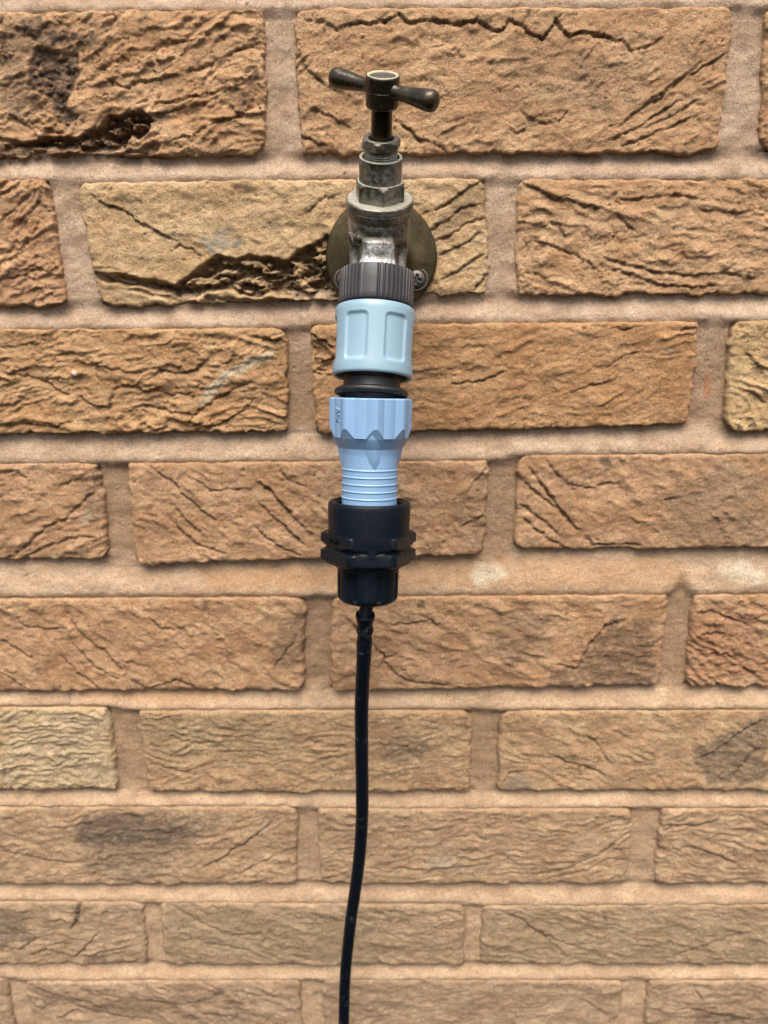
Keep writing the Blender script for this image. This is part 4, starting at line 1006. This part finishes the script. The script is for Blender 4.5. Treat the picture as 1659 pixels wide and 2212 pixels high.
# ------------------------------------------------------------------ powder blue hose end
HCON = thing('hose_end_connector', END, 'powder blue fluted hose end fitting with ringed tail below the quick connector', 'hose fitting')
def build_grip():
    seg = 432
    ts = np.concatenate([[1.2, .35, 0, .25], np.arange(.6, 30.9, .2), [30.95]])
    base = np.concatenate([[16.2, 16.4, 17.3, 18.35]])
    th = np.linspace(0, 2*np.pi, seg, endpoint=False)[None, :]
    period = math.radians(45)
    a = np.abs(((th-math.radians(8)+period/2) % period)-period/2)      # 0 on a crest, 22.5 in a valley
    ad = np.degrees(a)
    # flat-faced crests, sloping flanks, flat valleys
    flute = np.interp(ad, [0, 2.4, 3.2, 12.0, 12.9, 22.5], [0, .02, .16, 1.55, 1.72, 1.55])
    t = ts[:, None]
    Rg = 18.95-flute-.012*t
    cone = np.interp(t, [0, 11.5, 13.3, 22.6, 26.5, 30], [20.6, 20.0, 18.9, 13.9, 12.75, 12.75])
    R = np.minimum(Rg, cone-.6*0)
    # crest bottoms stop higher than the valleys: undercut
    cone2 = np.interp(t, [0, 13.6, 14.2, 18.2, 18.7, 30], [99, 99, 18.2, 16.6, 16.4, 12.6])
    cut = np.interp(ad, [0, 3.0, 12.5, 22.5], [13.6, 13.7, 17.6, 17.8])
    body = np.interp(t, [12, 13.6, 18.0, 22.6, 25.5, 30], [18.9, 18.6, 16.5, 13.35, 12.95, 12.75])
    R = np.where(t < cut, Rg, body)
    # fins bridging the waist
    for k in range(4):
        c = math.radians(6+90*k)
        bow = 1.55*np.clip(np.sin(np.pi*np.clip((t-15.9)/(31.6-15.9), 0, 1)), 0, 1)**.8
        R = np.maximum(R, np.where(t < cut, 0, np.where(bow > 0, body+bow-np.abs(angdist(th, c)-.01*(t-22))*6.2, 0)))
    for i in range(4): R[i] = base[i]-flute*(.0 if i < 2 else .8)
    V = LOWER.pt(np.repeat(t, seg, 1), np.repeat(th, len(ts), 0), R).reshape(-1, 3)
    o = mesh_obj('grip', V, [tuple(f) for f in grid_faces(len(ts), seg, True)], STEELBLUE, HCON, angle=8)
    bm = bmesh.new(); bm.from_mesh(o.data); bmesh.ops.recalc_face_normals(bm, faces=bm.faces); bm.to_mesh(o.data); bm.free()
build_grip()
tail = [(30.4, 12.6)]
for k in range(5):
    c = 32.3+3.25*k
    tail += [(c-.6, 12.72), (c-.2, 13.08, .12), (c+.12, 13.08, .12), (c+.35, 12.72), (c+.9, 12.74)]
tail += [(49.5, 12.75), (53, 12.75), (53.2, 9)]
turned('ringed_tail', LOWER, tail, STEELBLUE, HCON, 480, lambda t, th, r: r+.09*np.exp(-(angdist(th, .06)/.012)**2), angle=30)
turned('top_disc', LOWER, [(1.0, 16.6), (.6, 12), (.8, 9)], STEELBLUE, HCON, 64)
letters('AIK', 4.4, .35, LOWER, 7.6, math.radians(-57), 17.35, STEELBLUE, HCON, spin=-90, name='lettering')

# ------------------------------------------------------------------ black adapter
ADA = thing('hose_adapter', LOWER.at(47), 'black plastic reducing adapter with hexagonal flange joining blue fitting to thin hose', 'hose adapter')
turned('cup', LOWER, [(53.5, 12.8), (53.5, 15.0), (48.6, 15.3, .6), (47.4, 16.2, .6), (46.9, 17.4, .8), (47.5, 18.8, 1.0), (50, 19.1), (63.5, 18.9), (70, 18.9), (72, 17)], BLACK, ADA, 480, lambda t, th, r: r+np.where((r > 17) & (t > 48), .16*np.exp(-(angdist(th, .50)/.011)**2), 0))
turned('inner_thread', LOWER, [(48.6, 14.4), (49.2, 14.9, .2), (49.8, 14.3), (50.4, 14.9, .2), (51.0, 14.3), (51.6, 14.9, .2), (53, 14.3), (53.2, 12.8)], BLACK, ADA, 72)
def nut_r(t, th, r):
    hx = hexr(th, 22.3, math.radians(36))
    return np.where(r > 18.95, np.minimum(r, hx-np.clip(20.8-r, 0, 9)*.55), r)
turned('hex_nut', LOWER, [(61.3, 18.5), (61.5, 21.0), (62.2, 22.4), (66.0, 22.4), (67.0, 20.6), (67.9, 19.1), (68.4, 19.1), (69.1, 20.4), (69.9, 22.4), (73.6, 22.4), (74.3, 21.6), (75.6, 19.6), (77.0, 16.2), (77.2, 12)], BLACK, ADA, 240, nut_r, angle=24)
for c in (6, 126, 246):      # webs across the groove between the two hexagon rings
    tt = np.linspace(66.5, 70.5, 7)[:, None]; aa = np.linspace(-1, 1, 9)[None, :]
    wd = np.radians(4.2+6.0*(np.abs(tt-68.5)/2.0)**1.6)
    V = LOWER.pt(tt+0*aa, math.radians(c)+aa*wd, 19.75-.15*aa**2+0*tt).reshape(-1, 3)
    inner = LOWER.pt(tt+0*aa, math.radians(c)+aa*wd, 17.5+0*aa+0*tt).reshape(-1, 3)
    n, m = 7, 9
    F = [tuple(f) for f in grid_faces(n, m)]+[tuple(n*m+q for q in reversed(f)) for f in grid_faces(n, m)]
    bd = [i*m for i in range(n)]+[(n-1)*m+j for j in range(1, m)]+[i*m+m-1 for i in range(n-2, -1, -1)]+[j for j in range(m-2, 0, -1)]
    for k in range(len(bd)):
        F.append((bd[k], bd[(k+1) % len(bd)], n*m+bd[(k+1) % len(bd)], n*m+bd[k]))
    o = mesh_obj('web', np.concatenate([V, inner]), F, BLACK, ADA, angle=40)
    bm = bmesh.new(); bm.from_mesh(o.data); bmesh.ops.recalc_face_normals(bm, faces=bm.faces); bm.to_mesh(o.data); bm.free()
letters('1/2W', 3.4, .5, LOWER, 64.3, math.radians(-54), 19.7, BLACK, ADA, name='lettering')
turned('collar_lip', LOWER, [(76.0, 13), (76.8, 15.3, .4), (77.8, 15.5, .3), (78.4, 14.6, .3), (78.6, 12)], BLACK, ADA, 96)
def cap_r(t, th, r):
    p = math.radians(45)
    a = np.degrees(np.abs(((th-math.radians(22.5)+p/2) % p)-p/2))
    g = sstep(4.2, 3.2, a)
    side = sstep(79.5, 80.2, t)*sstep(92.6, 91.8, t)
    return np.where(r > 12, r-.95*g*side, r)
capp = [(78.2, 12), (78.3, 14.45, .4)]+[(q, 14.45-.012*(q-79)) for q in np.arange(79.0, 91.6, .6)]+[(92.0, 14.25), (92.6, 14.1), (93.6, 13.4), (94.4, 12.3), (94.9, 10.9), (95.1, 8), (95.1, 3.0)]
turned('compression_cap', LOWER, capp, BLACK, ADA, 288, cap_r, angle=32)
HTOP = np.array(HOSE_PATH[0])
NIP0 = LOWER.at(94.0)
turned('nipple', Axis(NIP0, HTOP-NIP0), [(0, 3.25), (np.linalg.norm(HTOP-NIP0)+2.5, 3.1)], BLACK, ADA, 32, cap1=True)

# ------------------------------------------------------------------ thin hose
HO = None
def build_hose():
    P = np.array(HOSE_PATH, float)
    # smooth path through the measured points
    L = np.concatenate([[0], np.cumsum(np.linalg.norm(np.diff(P, axis=0), axis=1))])
    s = np.arange(0, L[-1], .8)
    def cat(k):
        y = P[:, k]; m = np.gradient(y, L)
        i = np.clip(np.searchsorted(L, s, 'right')-1, 0, len(L)-2); h = L[i+1]-L[i]; t = (s-L[i])/h
        return (2*t**3-3*t**2+1)*y[i]+(t**3-2*t**2+t)*h*m[i]+(-2*t**3+3*t**2)*y[i+1]+(t**3-t**2)*h*m[i+1]
    c = np.stack([cat(0), cat(1), cat(2)], 1)
    ker = np.ones(25)/25
    for k in range(3):
        c[:, k] = np.convolve(np.pad(c[:, k], 12, mode='edge' if k == 9 else 'reflect', reflect_type='odd') if k < 9 else c[:, k], ker, 'valid')
    d = np.gradient(c, axis=0); d /= np.linalg.norm(d, axis=1)[:, None]
    R = np.interp(s, [0, .9, 2.2, 4.5, 7.0, 9.3, 11.5, 13.5, 16, 30, 400], [4.5, 4.65, 4.4, 3.75, 3.6, 4.4, 3.40, 3.55, 3.85, 3.52, 3.45])
    R = np.convolve(np.pad(R, 1, mode='edge'), [.2, .6, .2], 'valid')+.05*noise(s/9, s*0+.5, 5)
    seg = 40; th = np.linspace(0, 2*np.pi, seg, endpoint=False)
    f = np.array((0, -1.0, 0)); rows = []
    f0 = f-d[0]*f.dot(d[0]); f0 /= np.linalg.norm(f0); r0 = np.cross(d[0], f0)
    ring = lambda cc, ff, rr, rad: cc+rad*(np.cos(th)[:, None]*ff+np.sin(th)[:, None]*rr)
    rows.append(ring(c[0]+d[0]*4, f0, r0, 3.35)); rows.append(ring(c[0]+d[0]*.6, f0, r0, 3.45)); rows.append(ring(c[0]-d[0]*.25, f0, r0, 3.9))
    for i in range(len(s)):
        ff = f-d[i]*f.dot(d[i]); ff /= np.linalg.norm(ff); rr = np.cross(d[i], ff)
        rows.append(ring(c[i], ff, rr, R[i]))
    V = np.array(rows).reshape(-1, 3)
    o = mesh_obj('thin_hose', V, [tuple(q) for q in grid_faces(len(rows), seg, True)], HOSE, None)
    bm = bmesh.new(); bm.from_mesh(o.data); bmesh.ops.recalc_face_normals(bm, faces=bm.faces); bm.to_mesh(o.data); bm.free()
    return tag(o, 'thin black rubber hose hanging down in front of the brick wall', 'hose')
build_hose()
